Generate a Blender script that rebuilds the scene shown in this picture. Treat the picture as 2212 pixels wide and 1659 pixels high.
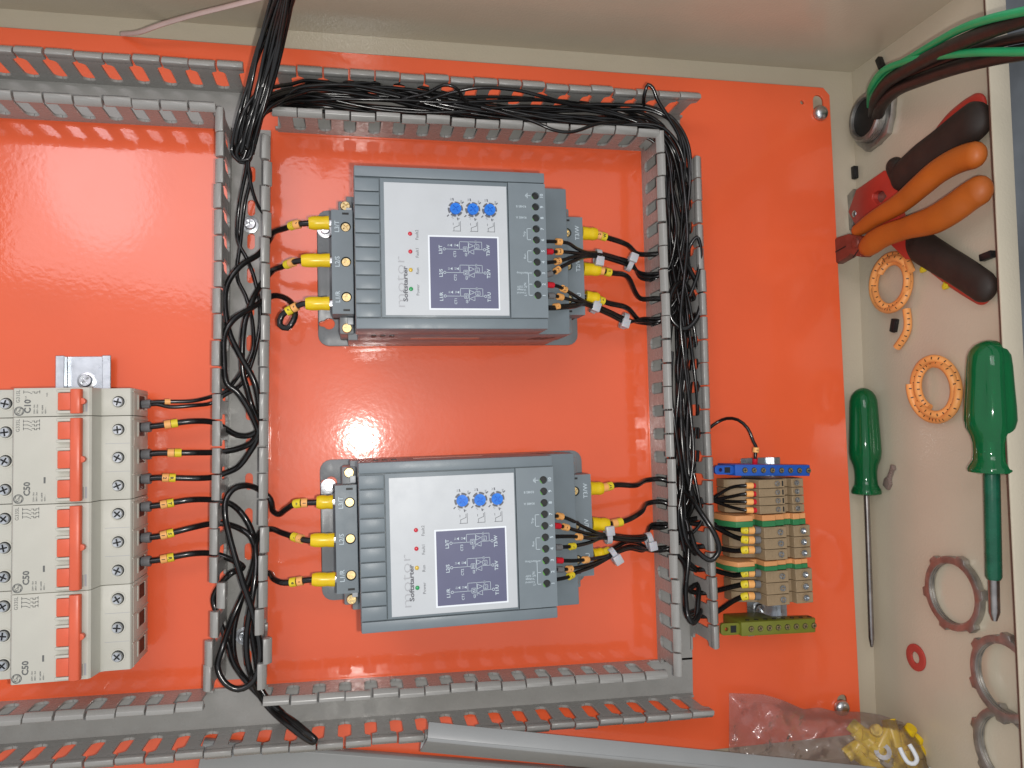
import bpy, bmesh, math, random
from mathutils import Vector, Matrix
for o in list(bpy.data.objects): bpy.data.objects.remove(o)
S = 0.001                                   # all helper lengths are millimetres
R = math.radians
scene = bpy.context.scene
col = scene.collection

# ------------------------------------------------------------------ camera
# X: photo right (the direction gravity pulls), Y: photo up, Z: out of the mounting plate
FPX, CX, CY, ZC = 1690.0, 1106.0, 829.5, 595.0      # focal length and centre in a 2212 px wide picture
_d = Vector((755-CX, 935-CY, FPX)).normalized()
_x = Vector((8100.0, -114.0, FPX)); _x = (_x-_d*_x.dot(_d)).normalized()
_Z = -_d; _Y = _Z.cross(_x)
CAMM = Matrix((_x, _Y, _Z))
camd = bpy.data.cameras.new('camera'); cam = bpy.data.objects.new('camera', camd); col.objects.link(cam)
camd.sensor_width = 36; camd.lens = FPX/2212*36; camd.clip_start = 0.02; camd.clip_end = 50
_r = CAMM @ Vector((1, 0, 0)); _u = CAMM @ Vector((0, -1, 0)); _b = CAMM @ Vector((0, 0, -1))
m4 = Matrix((_r, _u, _b)).transposed().to_4x4(); m4.translation = Vector((0, 0, ZC))*S
cam.matrix_world = m4
scene.camera = cam

# ------------------------------------------------------------------ world, lamps, exposure
w = bpy.data.worlds.new('World'); scene.world = w; w.use_nodes = True
bg = w.node_tree.nodes['Background']; bg.inputs[0].default_value = (0.92, 0.95, 1.0, 1); bg.inputs[1].default_value = 0.58
def lamp(name, typ, loc, energy, color, **k):
    d = bpy.data.lights.new(name, typ); d.energy = energy; d.color = color
    for a, b in k.items(): setattr(d, a, b)
    o = bpy.data.objects.new(name, d); col.objects.link(o); o.location = Vector(loc)*S
    return o
flash = lamp('phone_flash', 'POINT', (17, -9, 594), 5.6, (1.0, 0.97, 0.92), shadow_soft_size=0.004)
room = lamp('room_lamp', 'AREA', (-345, 505, 1300), 2.5, (1.0, 0.90, 0.93), shape='RECTANGLE', size=0.72, size_y=0.38)
room.rotation_euler = (R(-20), R(-16), R(-7))
room2 = lamp('room_lamp', 'AREA', (-540, 570, 1260), .45, (1.0, 0.90, 0.98), shape='ELLIPSE', size=0.22, size_y=0.30)
room2.rotation_euler = (R(-20), R(-16), R(14))
scene.view_settings.view_transform = 'Standard'; scene.view_settings.look = 'None'
scene.view_settings.exposure = 0.22; scene.view_settings.gamma = 1.0
scene.render.resolution_x = 1024; scene.render.resolution_y = 768

# ------------------------------------------------------------------ pixel + known height -> place
def ray(px, py): return CAMM @ Vector((px-CX, py-CY, FPX))
def U(px, py, h=0.0):
    r = ray(px, py); return Vector((0, 0, ZC)) + r*((h-ZC)/r.z)
FX0, FSL = 446.5, 0.0151                     # cabinet floor: X = FX0 + FSL*Y
def F(px, py, off=0.0):
    r = ray(px, py); t = (FX0-off)/(r.x-FSL*r.y); return Vector((0, 0, ZC)) + r*t

# ------------------------------------------------------------------ mesh helpers
class MB:
    def __init__(s): s.v = []; s.f = []
    def add(s, vs, fs, M=None):
        n = len(s.v)
        s.v += [tuple(M @ Vector(p)) if M else tuple(p) for p in vs]
        s.f += [tuple(n+i for i in f) for f in fs]; return s
    def box(s, x0, x1, y0, y1, z0, z1, M=None):
        return s.add([(x0,y0,z0),(x1,y0,z0),(x1,y1,z0),(x0,y1,z0),(x0,y0,z1),(x1,y0,z1),(x1,y1,z1),(x0,y1,z1)],
                     [(3,2,1,0),(4,5,6,7),(0,1,5,4),(1,2,6,5),(2,3,7,6),(3,0,4,7)], M)
    def prism(s, poly, z0, z1, M=None):
        a = sum(poly[i-1][0]*poly[i][1]-poly[i][0]*poly[i-1][1] for i in range(len(poly)))
        if a < 0: poly = poly[::-1]
        n = len(poly)
        return s.add([(p[0],p[1],z0) for p in poly]+[(p[0],p[1],z1) for p in poly],
                     [tuple(range(n-1,-1,-1)), tuple(range(n,2*n))]+[(i,(i+1)%n,n+(i+1)%n,n+i) for i in range(n)], M)
    def profx(s, poly, x0, x1):               # (y,z) outline swept along x
        return s.prism(poly, x0, x1, Matrix(((0,0,1,0),(1,0,0,0),(0,1,0,0),(0,0,0,1))))
    def cyl(s, c, r, h, n=16, r2=None, M=None):
        r2 = r if r2 is None else r2; c = Vector(c)
        vs = [c+Vector((r*math.cos(t), r*math.sin(t), 0)) for t in [2*math.pi*i/n for i in range(n)]]
        vs += [c+Vector((r2*math.cos(t), r2*math.sin(t), h)) for t in [2*math.pi*i/n for i in range(n)]]
        return s.add(vs, [tuple(range(n-1,-1,-1)), tuple(range(n,2*n))]+[(i,(i+1)%n,n+(i+1)%n,n+i) for i in range(n)], M)
    def lathe(s, prof, n=20, M=None, cap=True):         # (r,z) rings round z, end rings capped
        vs = []; fs = []
        for r, z in prof: vs += [(r*math.cos(2*math.pi*i/n), r*math.sin(2*math.pi*i/n), z) for i in range(n)]
        for k in range(len(prof)-1):
            fs += [(k*n+i, k*n+(i+1)%n, (k+1)*n+(i+1)%n, (k+1)*n+i) for i in range(n)]
        fs += [tuple(range(n-1,-1,-1))]+([tuple(range((len(prof)-1)*n, len(prof)*n))] if cap else [])
        return s.add(vs, fs, M)
    def tube(s, pts, r, n=8, closed=False, flat=None):   # r number or list; flat=(normal, factor)
        m = len(pts); rs = r if isinstance(r, (list, tuple)) else [r]*m
        T = []
        for i in range(m):
            a = pts[(i-1) % m] if closed or i else pts[0]; b = pts[(i+1) % m] if closed or i < m-1 else pts[-1]
            T.append((b-a).normalized())
        up = Vector((0,0,1)) if abs(T[0].z) < .9 else Vector((1,0,0))
        N = (up-T[0]*up.dot(T[0])).normalized(); vs = []; fs = []
        for i in range(m):
            N = (N-T[i]*N.dot(T[i])).normalized(); B = T[i].cross(N)
            for k in range(n):
                t = 2*math.pi*k/n; o = (N*math.cos(t)+B*math.sin(t))*rs[i]
                if flat: o -= flat[0]*o.dot(flat[0])*(1-flat[1])
                vs.append(pts[i]+o)
        for i in range(m if closed else m-1):
            j = (i+1) % m
            fs += [(i*n+k, i*n+(k+1)%n, j*n+(k+1)%n, j*n+k) for k in range(n)]
        if not closed: fs += [tuple(range(n-1,-1,-1)), tuple(range((m-1)*n, m*n))]
        return s.add(vs, fs)
    def holes(s, outer, holes, z0, z1, M=None):
        bm = bmesh.new(); loops = []
        for lp in [outer]+list(holes):
            vv = [bm.verts.new((p[0], p[1], 0)) for p in lp]
            for i in range(len(vv)): bm.edges.new((vv[i-1], vv[i]))
            loops.append(vv)
        bmesh.ops.triangle_fill(bm, use_beauty=True, use_dissolve=False, edges=bm.edges[:], normal=(0,0,1))
        bm.verts.index_update(); n = len(bm.verts)
        P = [v.co.copy() for v in bm.verts]; fs = []
        for f in bm.faces:
            ids = [v.index for v in f.verts]
            if f.normal.z < 0: ids.reverse()
            fs.append(tuple(n+i for i in ids)); fs.append(tuple(reversed(ids)))
        for li, vv in enumerate(loops):
            ids = [v.index for v in vv]; a = sum(P[ids[i-1]].x*P[ids[i]].y-P[ids[i]].x*P[ids[i-1]].y for i in range(len(ids)))
            if (a < 0) != (li > 0): ids.reverse()
            fs += [(ids[i-1], ids[i], n+ids[i], n+ids[i-1]) for i in range(len(ids))]
        bm.free()
        return s.add([(p.x,p.y,z0) for p in P]+[(p.x,p.y,z1) for p in P], fs, M)
    def text(s, body, size, x, y, z, rot=0, al='CENTER', bold=0, sx=1.0, M=None):
        vs, fs = text_geo(body, al, bold)
        c, q = math.cos(R(rot)), math.sin(R(rot))
        T = [(x+size*(a*sx*c-b*q), y+size*(a*sx*q+b*c), z) for a, b in vs]
        return s.add(T, fs, M)
    def line(s, x0, y0, x1, y1, z, wd=.25):
        d = Vector((x1-x0, y1-y0)); d.normalize(); n = Vector((-d.y, d.x))*wd/2; e = d*wd/2
        return s.add([(x0-e.x-n.x,y0-e.y-n.y,z),(x1+e.x-n.x,y1+e.y-n.y,z),(x1+e.x+n.x,y1+e.y+n.y,z),(x0-e.x+n.x,y0-e.y+n.y,z)], [(0,1,2,3)])
    def path(s, pts, z, wd=.25):
        for a, b in zip(pts, pts[1:]): s.line(*a, *b, z, wd)
        return s
    def ringflat(s, x, y, z, r, wd=.3, n=18):
        o = [(x+(r+wd/2)*math.cos(2*math.pi*i/n), y+(r+wd/2)*math.sin(2*math.pi*i/n), z) for i in range(n)]
        k = [(x+(r-wd/2)*math.cos(2*math.pi*i/n), y+(r-wd/2)*math.sin(2*math.pi*i/n), z) for i in range(n)]
        return s.add(o+k, [(i,(i+1)%n,n+(i+1)%n,n+i) for i in range(n)])
    def mesh(s, name, bevel=0, seg=2, ang=35):
        me = bpy.data.meshes.new(name)
        me.from_pydata([(a*S,b*S,c*S) for a,b,c in s.v], [], s.f)
        if bevel:
            bm = bmesh.new(); bm.from_mesh(me); bmesh.ops.remove_doubles(bm, verts=bm.verts, dist=1e-7)
            ed = [e for e in bm.edges if len(e.link_faces) == 2 and e.calc_face_angle(0) > R(40)]
            bmesh.ops.bevel(bm, geom=ed, offset=bevel*S, segments=seg, affect='EDGES', profile=.5, clamp_overlap=True)
            bm.to_mesh(me); bm.free()
        for p in me.polygons: p.use_smooth = True
        me.set_sharp_from_angle(angle=R(ang)); me.update()
        return me
    def build(s, name, mat, parent=None, bevel=0, seg=2, ang=35):
        return ob(name, s.mesh(name, bevel, seg, ang), mat, parent)
_tc = {}
def text_geo(body, al='CENTER', bold=0):
    k = (body, al, bold)
    if k not in _tc:
        cu = bpy.data.curves.new('lettering', 'FONT'); cu.body = body; cu.size = 1; cu.align_x = al; cu.align_y = 'CENTER'
        cu.offset = bold; cu.resolution_u = 2
        o = bpy.data.objects.new('lettering', cu); me = o.to_mesh()
        _tc[k] = ([(v.co.x, v.co.y) for v in me.vertices], [tuple(p.vertices) for p in me.polygons])
        o.to_mesh_clear(); bpy.data.objects.remove(o); bpy.data.curves.remove(cu)
    return _tc[k]
def ob(name, me, mat=None, parent=None, loc=None, rot=None):
    o = bpy.data.objects.new(name, me); col.objects.link(o)
    if mat and me and not me.materials: me.materials.append(mat)
    if parent: o.parent = parent
    if loc is not None: o.location = Vector(loc)*S
    if rot is not None: o.rotation_euler = rot
    return o
def tag(o, label, cat, group=None):
    o['label'] = label; o['category'] = cat
    if group: o['group'] = group
    return o
def thing(name, label, cat, loc=(0,0,0), rot=(0,0,0), group=None):
    return tag(ob(name, None, None, None, loc, rot), label, cat, group)
def circ(r, n=16, x=0, y=0, a0=0): return [(x+r*math.cos(a0+2*math.pi*i/n), y+r*math.sin(a0+2*math.pi*i/n)) for i in range(n)]
def rrect(x0, x1, y0, y1, r, n=4):
    P = []
    for cx, cy, a in ((x1-r,y1-r,0),(x0+r,y1-r,90),(x0+r,y0+r,180),(x1-r,y0+r,270)):
        P += [(cx+r*math.cos(R(a+90*i/n)), cy+r*math.sin(R(a+90*i/n))) for i in range(n+1)]
    return P
def spline(P, step=2.5, closed=False):
    P = [Vector(p) for p in P]; n = len(P); out = []
    for i in range(n if closed else n-1):
        p1, p2 = P[i], P[(i+1) % n]
        p0 = P[i-1] if (i or closed) else p1*2-p2
        p3 = P[(i+2) % n] if (i+2 < n or closed) else p2*2-p1
        d1 = max((p2-p1).length, 1e-3); d0 = max((p1-p0).length, 1e-3); d2 = max((p3-p2).length, 1e-3)
        a0, a1, a2 = d0**.5, d1**.5, d2**.5
        m1 = (p1-p0)/a0-(p2-p0)/(a0+a1)+(p2-p1)/a1; m2 = (p2-p1)/a1-(p3-p1)/(a1+a2)+(p3-p2)/a2
        m1 *= a1; m2 *= a1
        k = max(2, int(d1/step))
        for j in range(k):
            t = j/k; t2 = t*t; t3 = t2*t
            out.append(p1*(2*t3-3*t2+1)+m1*(t3-2*t2+t)+p2*(-2*t3+3*t2)+m2*(t3-t2))
    if not closed: out.append(P[-1])
    return out

# ------------------------------------------------------------------ materials (procedural)
def mat(name, c, rough=.45, metal=0, bump=0, bscale=700, var=.07, vscale=60, rvar=.08, spec=.5, coat=0, trans=0, ior=1.45, sss=0, alpha=None):
    m = bpy.data.materials.new(name); m.use_nodes = True; nt = m.node_tree; N = nt.nodes; L = nt.links
    b = N['Principled BSDF']; tc = N.new('ShaderNodeTexCoord')
    n1 = N.new('ShaderNodeTexNoise'); n1.inputs['Scale'].default_value = vscale; n1.inputs['Detail'].default_value = 5
    L.new(tc.outputs['Object'], n1.inputs['Vector'])
    mp = N.new('ShaderNodeMapRange'); mp.inputs['From Min'].default_value = .3; mp.inputs['From Max'].default_value = .7
    mp.inputs['To Min'].default_value = 1-var; mp.inputs['To Max'].default_value = 1+var*.6
    L.new(n1.outputs['Fac'], mp.inputs['Value'])
    mx = N.new('ShaderNodeVectorMath'); mx.operation = 'SCALE'; mx.inputs[0].default_value = c
    L.new(mp.outputs['Result'], mx.inputs['Scale']); L.new(mx.outputs['Vector'], b.inputs['Base Color'])
    n3 = N.new('ShaderNodeTexNoise'); n3.inputs['Scale'].default_value = vscale*2.3; n3.inputs['Detail'].default_value = 4
    L.new(tc.outputs['Object'], n3.inputs['Vector'])
    mr = N.new('ShaderNodeMapRange'); mr.inputs['From Min'].default_value = .3; mr.inputs['From Max'].default_value = .7
    mr.inputs['To Min'].default_value = max(.02, rough-rvar*.5); mr.inputs['To Max'].default_value = rough+rvar
    L.new(n3.outputs['Fac'], mr.inputs['Value']); L.new(mr.outputs['Result'], b.inputs['Roughness'])
    b.inputs['Metallic'].default_value = metal; b.inputs['Specular IOR Level'].default_value = spec
    b.inputs['IOR'].default_value = ior; b.inputs['Coat Weight'].default_value = coat; b.inputs['Coat Roughness'].default_value = .08
    b.inputs['Transmission Weight'].default_value = trans
    if sss: b.inputs['Subsurface Weight'].default_value = sss; b.inputs['Subsurface Scale'].default_value = .002
    if alpha is not None: b.inputs['Alpha'].default_value = alpha
    if bump:
        n2 = N.new('ShaderNodeTexNoise'); n2.inputs['Scale'].default_value = bscale; n2.inputs['Detail'].default_value = 2
        L.new(tc.outputs['Object'], n2.inputs['Vector'])
        bp = N.new('ShaderNodeBump'); bp.inputs['Strength'].default_value = bump; bp.inputs['Distance'].default_value = .0004
        L.new(n2.outputs['Fac'], bp.inputs['Height']); L.new(bp.outputs['Normal'], b.inputs['Normal'])
        if coat: L.new(bp.outputs['Normal'], b.inputs['Coat Normal'])
    return m
M_orange = mat('orange_enamel', (.84, .128, .044), .33, bump=.15, bscale=260, var=.05, vscale=12, rvar=.06, spec=.28, coat=.9)
M_beige = mat('beige_powder_coat', (.56, .50, .385), .16, bump=.42, bscale=520, var=.05, vscale=14, rvar=.06)
M_duct = mat('grey_duct_pvc', (.31, .305, .288), .27, bump=.05, var=.06, vscale=50)
M_cover = mat('grey_cover_pvc', (.30, .31, .31), .34, bump=.03, var=.06, vscale=20)
M_grey = mat('bluegrey_moulded_plastic', (.16, .192, .212), .40, bump=.12, bscale=1800, var=.05)
M_greyb = mat('grey_cast_base', (.19, .205, .215), .30, bump=.12, bscale=1500, var=.08)
M_face = mat('silver_faceplate', (.48, .505, .525), .40, bump=.03, bscale=2500, var=.03)
M_screen = mat('slate_blue_print', (.105, .11, .185), .42, var=.05)
M_white = mat('white_print', (.72, .76, .80), .5, var=.02)
M_ltprint = mat('pale_print', (.48, .56, .60), .5, var=.02)
M_dkprint = mat('dark_grey_print', (.11, .115, .13), .5, var=.03)
M_gyprint = mat('light_grey_print', (.36, .37, .39), .5, var=.03)
M_blue = mat('blue_trimmer_plastic', (.015, .17, .66), .28, var=.1, sss=.1)
M_ledr = mat('red_led', (.55, .03, .05), .2); M_ledy = mat('yellow_led', (.62, .42, .06), .2); M_ledg = mat('green_led', (.03, .30, .10), .2)
M_tgreen = mat('green_terminal_plastic', (.10, .34, .05), .4, var=.15)
M_dark = mat('dark_recess', (.012, .013, .013), .5)
M_brass = mat('yellow_zinc_steel', (.60, .47, .25), .40, 1, var=.25, vscale=300)
M_zinc = mat('zinc_plated_steel', (.62, .64, .66), .30, 1, var=.2, vscale=250)
M_rail = mat('galvanised_rail', (.62, .66, .70), .30, 1, bump=.05, var=.15, vscale=90)
M_cast = mat('dull_steel', (.46, .45, .43), .46, 1, var=.25, vscale=120)
M_blade = mat('steel_blade', (.36, .34, .33), .30, 1, var=.25, vscale=100)
M_breaker = mat('ivory_breaker_plastic', (.53, .52, .455), .42, bump=.05, bscale=1200, var=.03)
M_brkdark = mat('breaker_ink', (.13, .135, .13), .5)
M_toggle = mat('red_orange_toggle', (.70, .125, .06), .36, var=.08)
M_wire = mat('black_wire_pvc', (.0085, .008, .008), .17, bump=.05, bscale=400, var=.2, spec=.6)
M_cable = mat('black_cable_sheath', (.018, .015, .013), .42, bump=.08, bscale=500, var=.2)
M_green = mat('green_wire_pvc', (.012, .36, .13), .38, var=.1)
M_lug = mat('yellow_lug_sleeve', (.76, .53, .010), .28, var=.1, sss=.08)
M_ylw = mat('yellow_marker', (.74, .58, .03), .42, var=.05)
M_org = mat('peach_marker', (.86, .42, .13), .45, var=.05)
M_fer = mat('grey_ferrule_sleeve', (.16, .16, .165), .42); M_ferr = mat('red_ferrule_sleeve', (.55, .012, .025), .38)
M_tie = mat('translucent_nylon', (.47, .47, .50), .34, var=.05, sss=.3)
M_ink = mat('black_ink', (.012, .012, .012), .5)
M_term = mat('beige_terminal_polyamide', (.30, .215, .125), .5, bump=.06, var=.1, vscale=120)
M_termg = mat('green_terminal_polyamide', (.028, .185, .065), .48, var=.1); M_termo = mat('peach_terminal_polyamide', (.66, .30, .115), .48, var=.08)
M_tblue = mat('blue_terminal_polyamide', (.012, .085, .40), .40, var=.1); M_tolive = mat('olive_terminal_polyamide', (.155, .165, .018), .40, var=.12)
M_plier = mat('orange_plier_grip', (.44, .105, .012), .44, bump=.08, bscale=300, var=.15, vscale=35)
M_plhead = mat('red_brown_plier_head', (.21, .05, .035), .40, .3, var=.3, vscale=80)
M_crimp = mat('red_tool_paint', (.50, .045, .030), .36, var=.12, vscale=50)
M_grip = mat('black_rubber_grip', (.028, .019, .015), .58, bump=.1, bscale=400, var=.25)
M_sdg = mat('green_screwdriver_acetate', (.008, .21, .065), .07, var=.05, rvar=.03, trans=.55, ior=1.47)
M_sleeve = mat('green_shaft_sleeve', (.010, .10, .055), .22, var=.25, vscale=90)
M_coil = mat('peach_marker_strip', (.88, .38, .115), .45, var=.05)
M_red = mat('red_fibre_washer', (.46, .06, .045), .55)
M_strap = mat('pinkish_clear_strap', (.50, .36, .33), .3, var=.1)
M_bit = mat('clear_bit_plastic', (.33, .25, .22), .25, trans=.35)
M_black = mat('black_plastic_bit', (.012, .012, .013), .4)
M_floor = mat('bluegrey_concrete', (.13, .14, .15), .7, var=.5, vscale=7, bump=.2, bscale=60)
M_seal = mat('brown_seal', (.10, .045, .03), .6)
M_brklabel = mat('reddish_clear_label', (.42, .20, .15), .3)

# ------------------------------------------------------------------ enclosure, mounting plate, outside floor
fl = MB().box(900, 960, -3000, 3000, -3000, 1500).build('floor', M_floor); fl['kind'] = 'structure'
enc = thing('enclosure', 'beige powder-coated steel cabinet holding the orange plate', 'enclosure', (0, 0, -20))
def fx(y): return FX0+FSL*y
YT, YB = 315.0, -288.0
MB().prism([(-420, YB), (fx(YB), YB), (fx(YT), YT), (-420, YT-.5)], -1.5, 0).build('back_wall', M_beige, enc)
MB().prism([(-420, YT-.5), (fx(YT), YT), (fx(YT), YT+1.5), (-420, YT+1)], -1.5, 168).build('side_wall', M_beige, enc)
MB().prism([(-420, YB-1.5), (fx(YB), YB-1.5), (fx(YB), YB), (-420, YB)], -1.5, 150).build('side_wall', M_beige, enc)
MB().prism([(fx(YB-1.5), YB-1.5), (fx(YB-1.5)+1.5, YB-1.5), (fx(YT+1.5)+1.5, YT+1.5), (fx(YT+1.5), YT+1.5)], -1.5, 166.4).build('bottom_wall', M_beige, enc)
fg = MB().prism([(fx(YB)-14.5, YB+.5), (fx(YB)+1.5, YB+.5), (fx(YT)+1.5, YT-.5), (fx(YT)-14.5, YT-.5)], 166.5, 168).build('flange', M_beige, enc, .5)
MB().prism([(fx(YB)-14.5, YB+.5), (fx(YB)-13.1, YB+.5), (fx(YT)-13.1, YT-.5), (fx(YT)-14.5, YT-.5)], 165.4, 166.4).build('flange_lip', M_seal, enc)
kb1, kb2 = U(1768, 226), U(1820, 1522)
def keyhole(c, w_=5.0, l=8.5, rot=0): return [(c.x+x, c.y+y) for x, y in rrect(-w_, w_, -l, l, w_*.98)]
plate = tag(MB().holes([(-330,-254),(406,-261),(413.5,-254),(413.8,283),(408,289.3),(-330,291.3)],
    [keyhole(kb1), keyhole(kb2, 4.6, 8), circ(1.8, 10, *U(1733,221)[:2])], -2.2, 0).build('mounting_plate', M_orange, None, .25, 1),
    'glossy bright orange steel plate carrying all the devices', 'mounting plate')
def dome(r, h): return [(r*.98, 0), (r, .1*h), (r*.96, .42*h), (r*.8, .75*h), (r*.5, .94*h), (r*.15, h)]
for p in (U(1776, 242, 4), U(1822, 1531, 4)):
    b = MB().lathe(dome(6.6, 5.5), 20).cyl((0,0,-22), 3, 22, 10).build('mounting_bolt', M_zinc, plate); b.location = Vector((p.x, p.y, .6))*S

# ------------------------------------------------------------------ screws
_sc = {}
def screw(parent, x, y, z, r, m, rot=20, h=None, name='screw'):
    k = (r, m.name)
    if k not in _sc:
        g = MB(); hh = r*.55; a, b = r*.15, r*.74
        cross = [(a,a),(a,b),(-a,b),(-a,a),(-b,a),(-b,-a),(-a,-a),(-a,-b),(a,-b),(a,-a),(b,-a),(b,a)]
        g.lathe([(r*.95, -hh), (r, -hh*.2), (r*.97, hh*.3), (r*.86, hh*.6)], 20, cap=False)
        g.holes(circ(r*.86, 20), [cross], -hh*.5, hh*.6)
        g.cyl((0,0,-hh*.7), r*.8, hh*.2, 12)
        me = g.mesh('screw', 0); me.materials.append(m); _sc[k] = me
    return ob(name, _sc[k], None, parent, (x, y, z), (0, 0, R(rot)))

# ------------------------------------------------------------------ wire ducts
PITCH = 17.9
def finger_mesh():
    h_ = [(8.93,3.6),(8.93,8.0),(7.4,8.15),(6.1,8.8),(5.1,9.9),(4.6,11.4),(4.55,13),(4.55,31.6),(4.9,33.4),(6.0,34.7),(8.35,35.9),(8.35,40)]; o = h_+[(-a, b) for a, b in h_[::-1]]
    g = MB(); M = Matrix(((1,0,0,0),(0,0,-1,1.6),(0,1,0,0),(0,0,0,1)))
    g.prism(o, -.4, 1.6, M)
    g.profx([(-.05,38.8),(1.7,38.0),(5.4,39.6),(5.7,41.6),(3.0,44.6),(.5,44.9),(-.05,44.4)], -8.35, 8.35)
    me = g.mesh('finger', .28, 1); me.materials.append(M_duct); return me
FING = finger_mesh()
rng = random.Random(4)
def duct(label, a, b, gap, walls, holes=False, screws=(), bent=()):
    """a,b axis ends; gap = distance of one finger gap from a; walls = {+1: [(x0,x1)..], -1: [...]} spans along the axis"""
    a = Vector(a); b = Vector(b); d = b-a; Lg = d.length; ang = math.atan2(d.y, d.x)
    t = thing('wire_duct', label, 'wire duct', (a.x, a.y, 0), (0, 0, ang), 'grey slotted wire ducts')
    hs = []
    if holes:
        x = 14
        while x < Lg-14: hs.append(rrect(x-6, x+6, -3.8, 1.6, 2.6, 3)); x += 25
    MB().holes([(0,-14.4),(Lg,-14.4),(Lg,14.4),(0,14.4)], hs, .3, 1.9).build('base', M_duct, t)
    for sd in (1, -1):
        for (x0, x1) in walls[sd]:
            MB().box(x0, x1, 12.9, 14.4, 1.9, 3.6).build('side_wall', M_duct, t) if sd > 0 else MB().box(x0, x1, -14.4, -12.9, 1.9, 3.6).build('side_wall', M_duct, t)
            k = math.floor((x0-gap)/PITCH)
            while True:
                c = gap+(k+.5)*PITCH; k += 1
                if c-9 > x1: break
                if c-5 < x0 or c+5 > x1: continue
                f = ob('finger', FING, None, t, (c, 12.8*sd, 0), (R(rng.uniform(-1.2,.8))*(1 if sd > 0 else 1), 0, 0 if sd > 0 else math.pi))
                f.rotation_euler[1] = R(rng.uniform(-.5,.5))
                for (bs, bx, lean, twist) in bent:
                    if bs == sd and abs(c-bx) < 9: f.rotation_euler[0] = R(lean); f.rotation_euler[1] = R(twist)
    for (sx, sy) in screws:
        q = ob('screw_washer', MB().lathe([(6.2,0),(6.2,1),(5.2,1.3)], 20).mesh('screw_washer'), M_zinc, t, (sx, sy, 1.95))
        screw(t, sx, sy, 4.4, 4.2, M_zinc, 30)
    return t
duct('grey slotted wire duct along the top edge, left of the gap', (-330, 240), (-69, 240), -330+0+330+ (330-86) % PITCH, {1: [(0, 261)], -1: [(0, 250)]})
duct('grey slotted wire duct along the top edge, filled with the long black wire bundle', (-49, 239.9), (272, 239), (52.3) % PITCH, {1: [(0, 321)], -1: [(0, 288)]})
lv0, lv1 = Vector((-74.4, -172)), Vector((-68.6, 226))
duct('grey slotted upright wire duct between the breakers and the soft starters', lv0, lv1, (99.9+172) % PITCH, {1: [(6, 394)], -1: [(4, 392)]}, True,
     [((U(536,1371)-Vector((-74.4,-172,0))).y, 1.0), ((U(542,487)-Vector((-74.4,-172,0))).y, -.5)],
     [(1, 14, -5, 2), (1, 34, -4, -1), (1, 68, 6, 1), (-1, 30, -4, 2), (-1, 48, 3, 0)])
duct('grey slotted upright wire duct right of the soft starters, crammed with black wire', (250.5, -187), (251.8, 226), (171.8+187) % PITCH, {1: [(0, 412)], -1: [(8, 406)]}, True)
duct('grey slotted wire duct along the bottom edge, nearly empty', (-330, -185.5), (264.5, -200), (329.8+.4-5.9) % PITCH, {1: [(0, 248), (272, 570)], -1: [(0, 594)]})

# ------------------------------------------------------------------ wires
ALLW = []
def wire(name, label, pts, r, group, m=None, step=2.5):
    P = spline(pts, step); o = MB().tube(P, r, 10 if r > 1.7 else 8).build(name, m or M_wire, None, ang=60)
    tag(o, label, 'wire', group); return o, P
def seg(P, s0, s1):                             # part of a sampled path by arc length, negative = from the end
    L = [0]
    for a, b in zip(P, P[1:]): L.append(L[-1]+(b-a).length)
    if s0 < 0: s0 += L[-1]; s1 += L[-1]
    out = []
    for k in range(9):
        s = s0+(s1-s0)*k/8; i = max(j for j in range(len(L)) if L[j] <= s+1e-6); i = min(i, len(P)-2)
        t = (s-L[i])/max(L[i+1]-L[i], 1e-6); out.append(P[i].lerp(P[i+1], min(max(t,0),1.2)))
    return out
def sleeve(o, P, s0, s1, r, m, name, txt=None, size=2.6, rot=None, r2=None):
    Q = seg(P, s0, s1); n = len(Q)
    rr = [r if r2 is None else r+(r2-r)*i/(n-1) for i in range(n)]
    q = MB().tube(Q, rr, 14).build(name, m, o, .0, ang=50)
    if txt:
        c = Q[4]; d = Q[5]-Q[3]; a = math.degrees(math.atan2(d.y, d.x)) if rot is None else rot
        MB().text(txt, size, c.x, c.y, c.z+r+.12, a, bold=.03).build('lettering', M_ink, q)
    return q
def snapY(y, g, up=.0): return g-PITCH*round((g-y)/PITCH)
GL_R, GL_L = 171.8, 99.9                        # one gap position of the right and of the left upright duct

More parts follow.
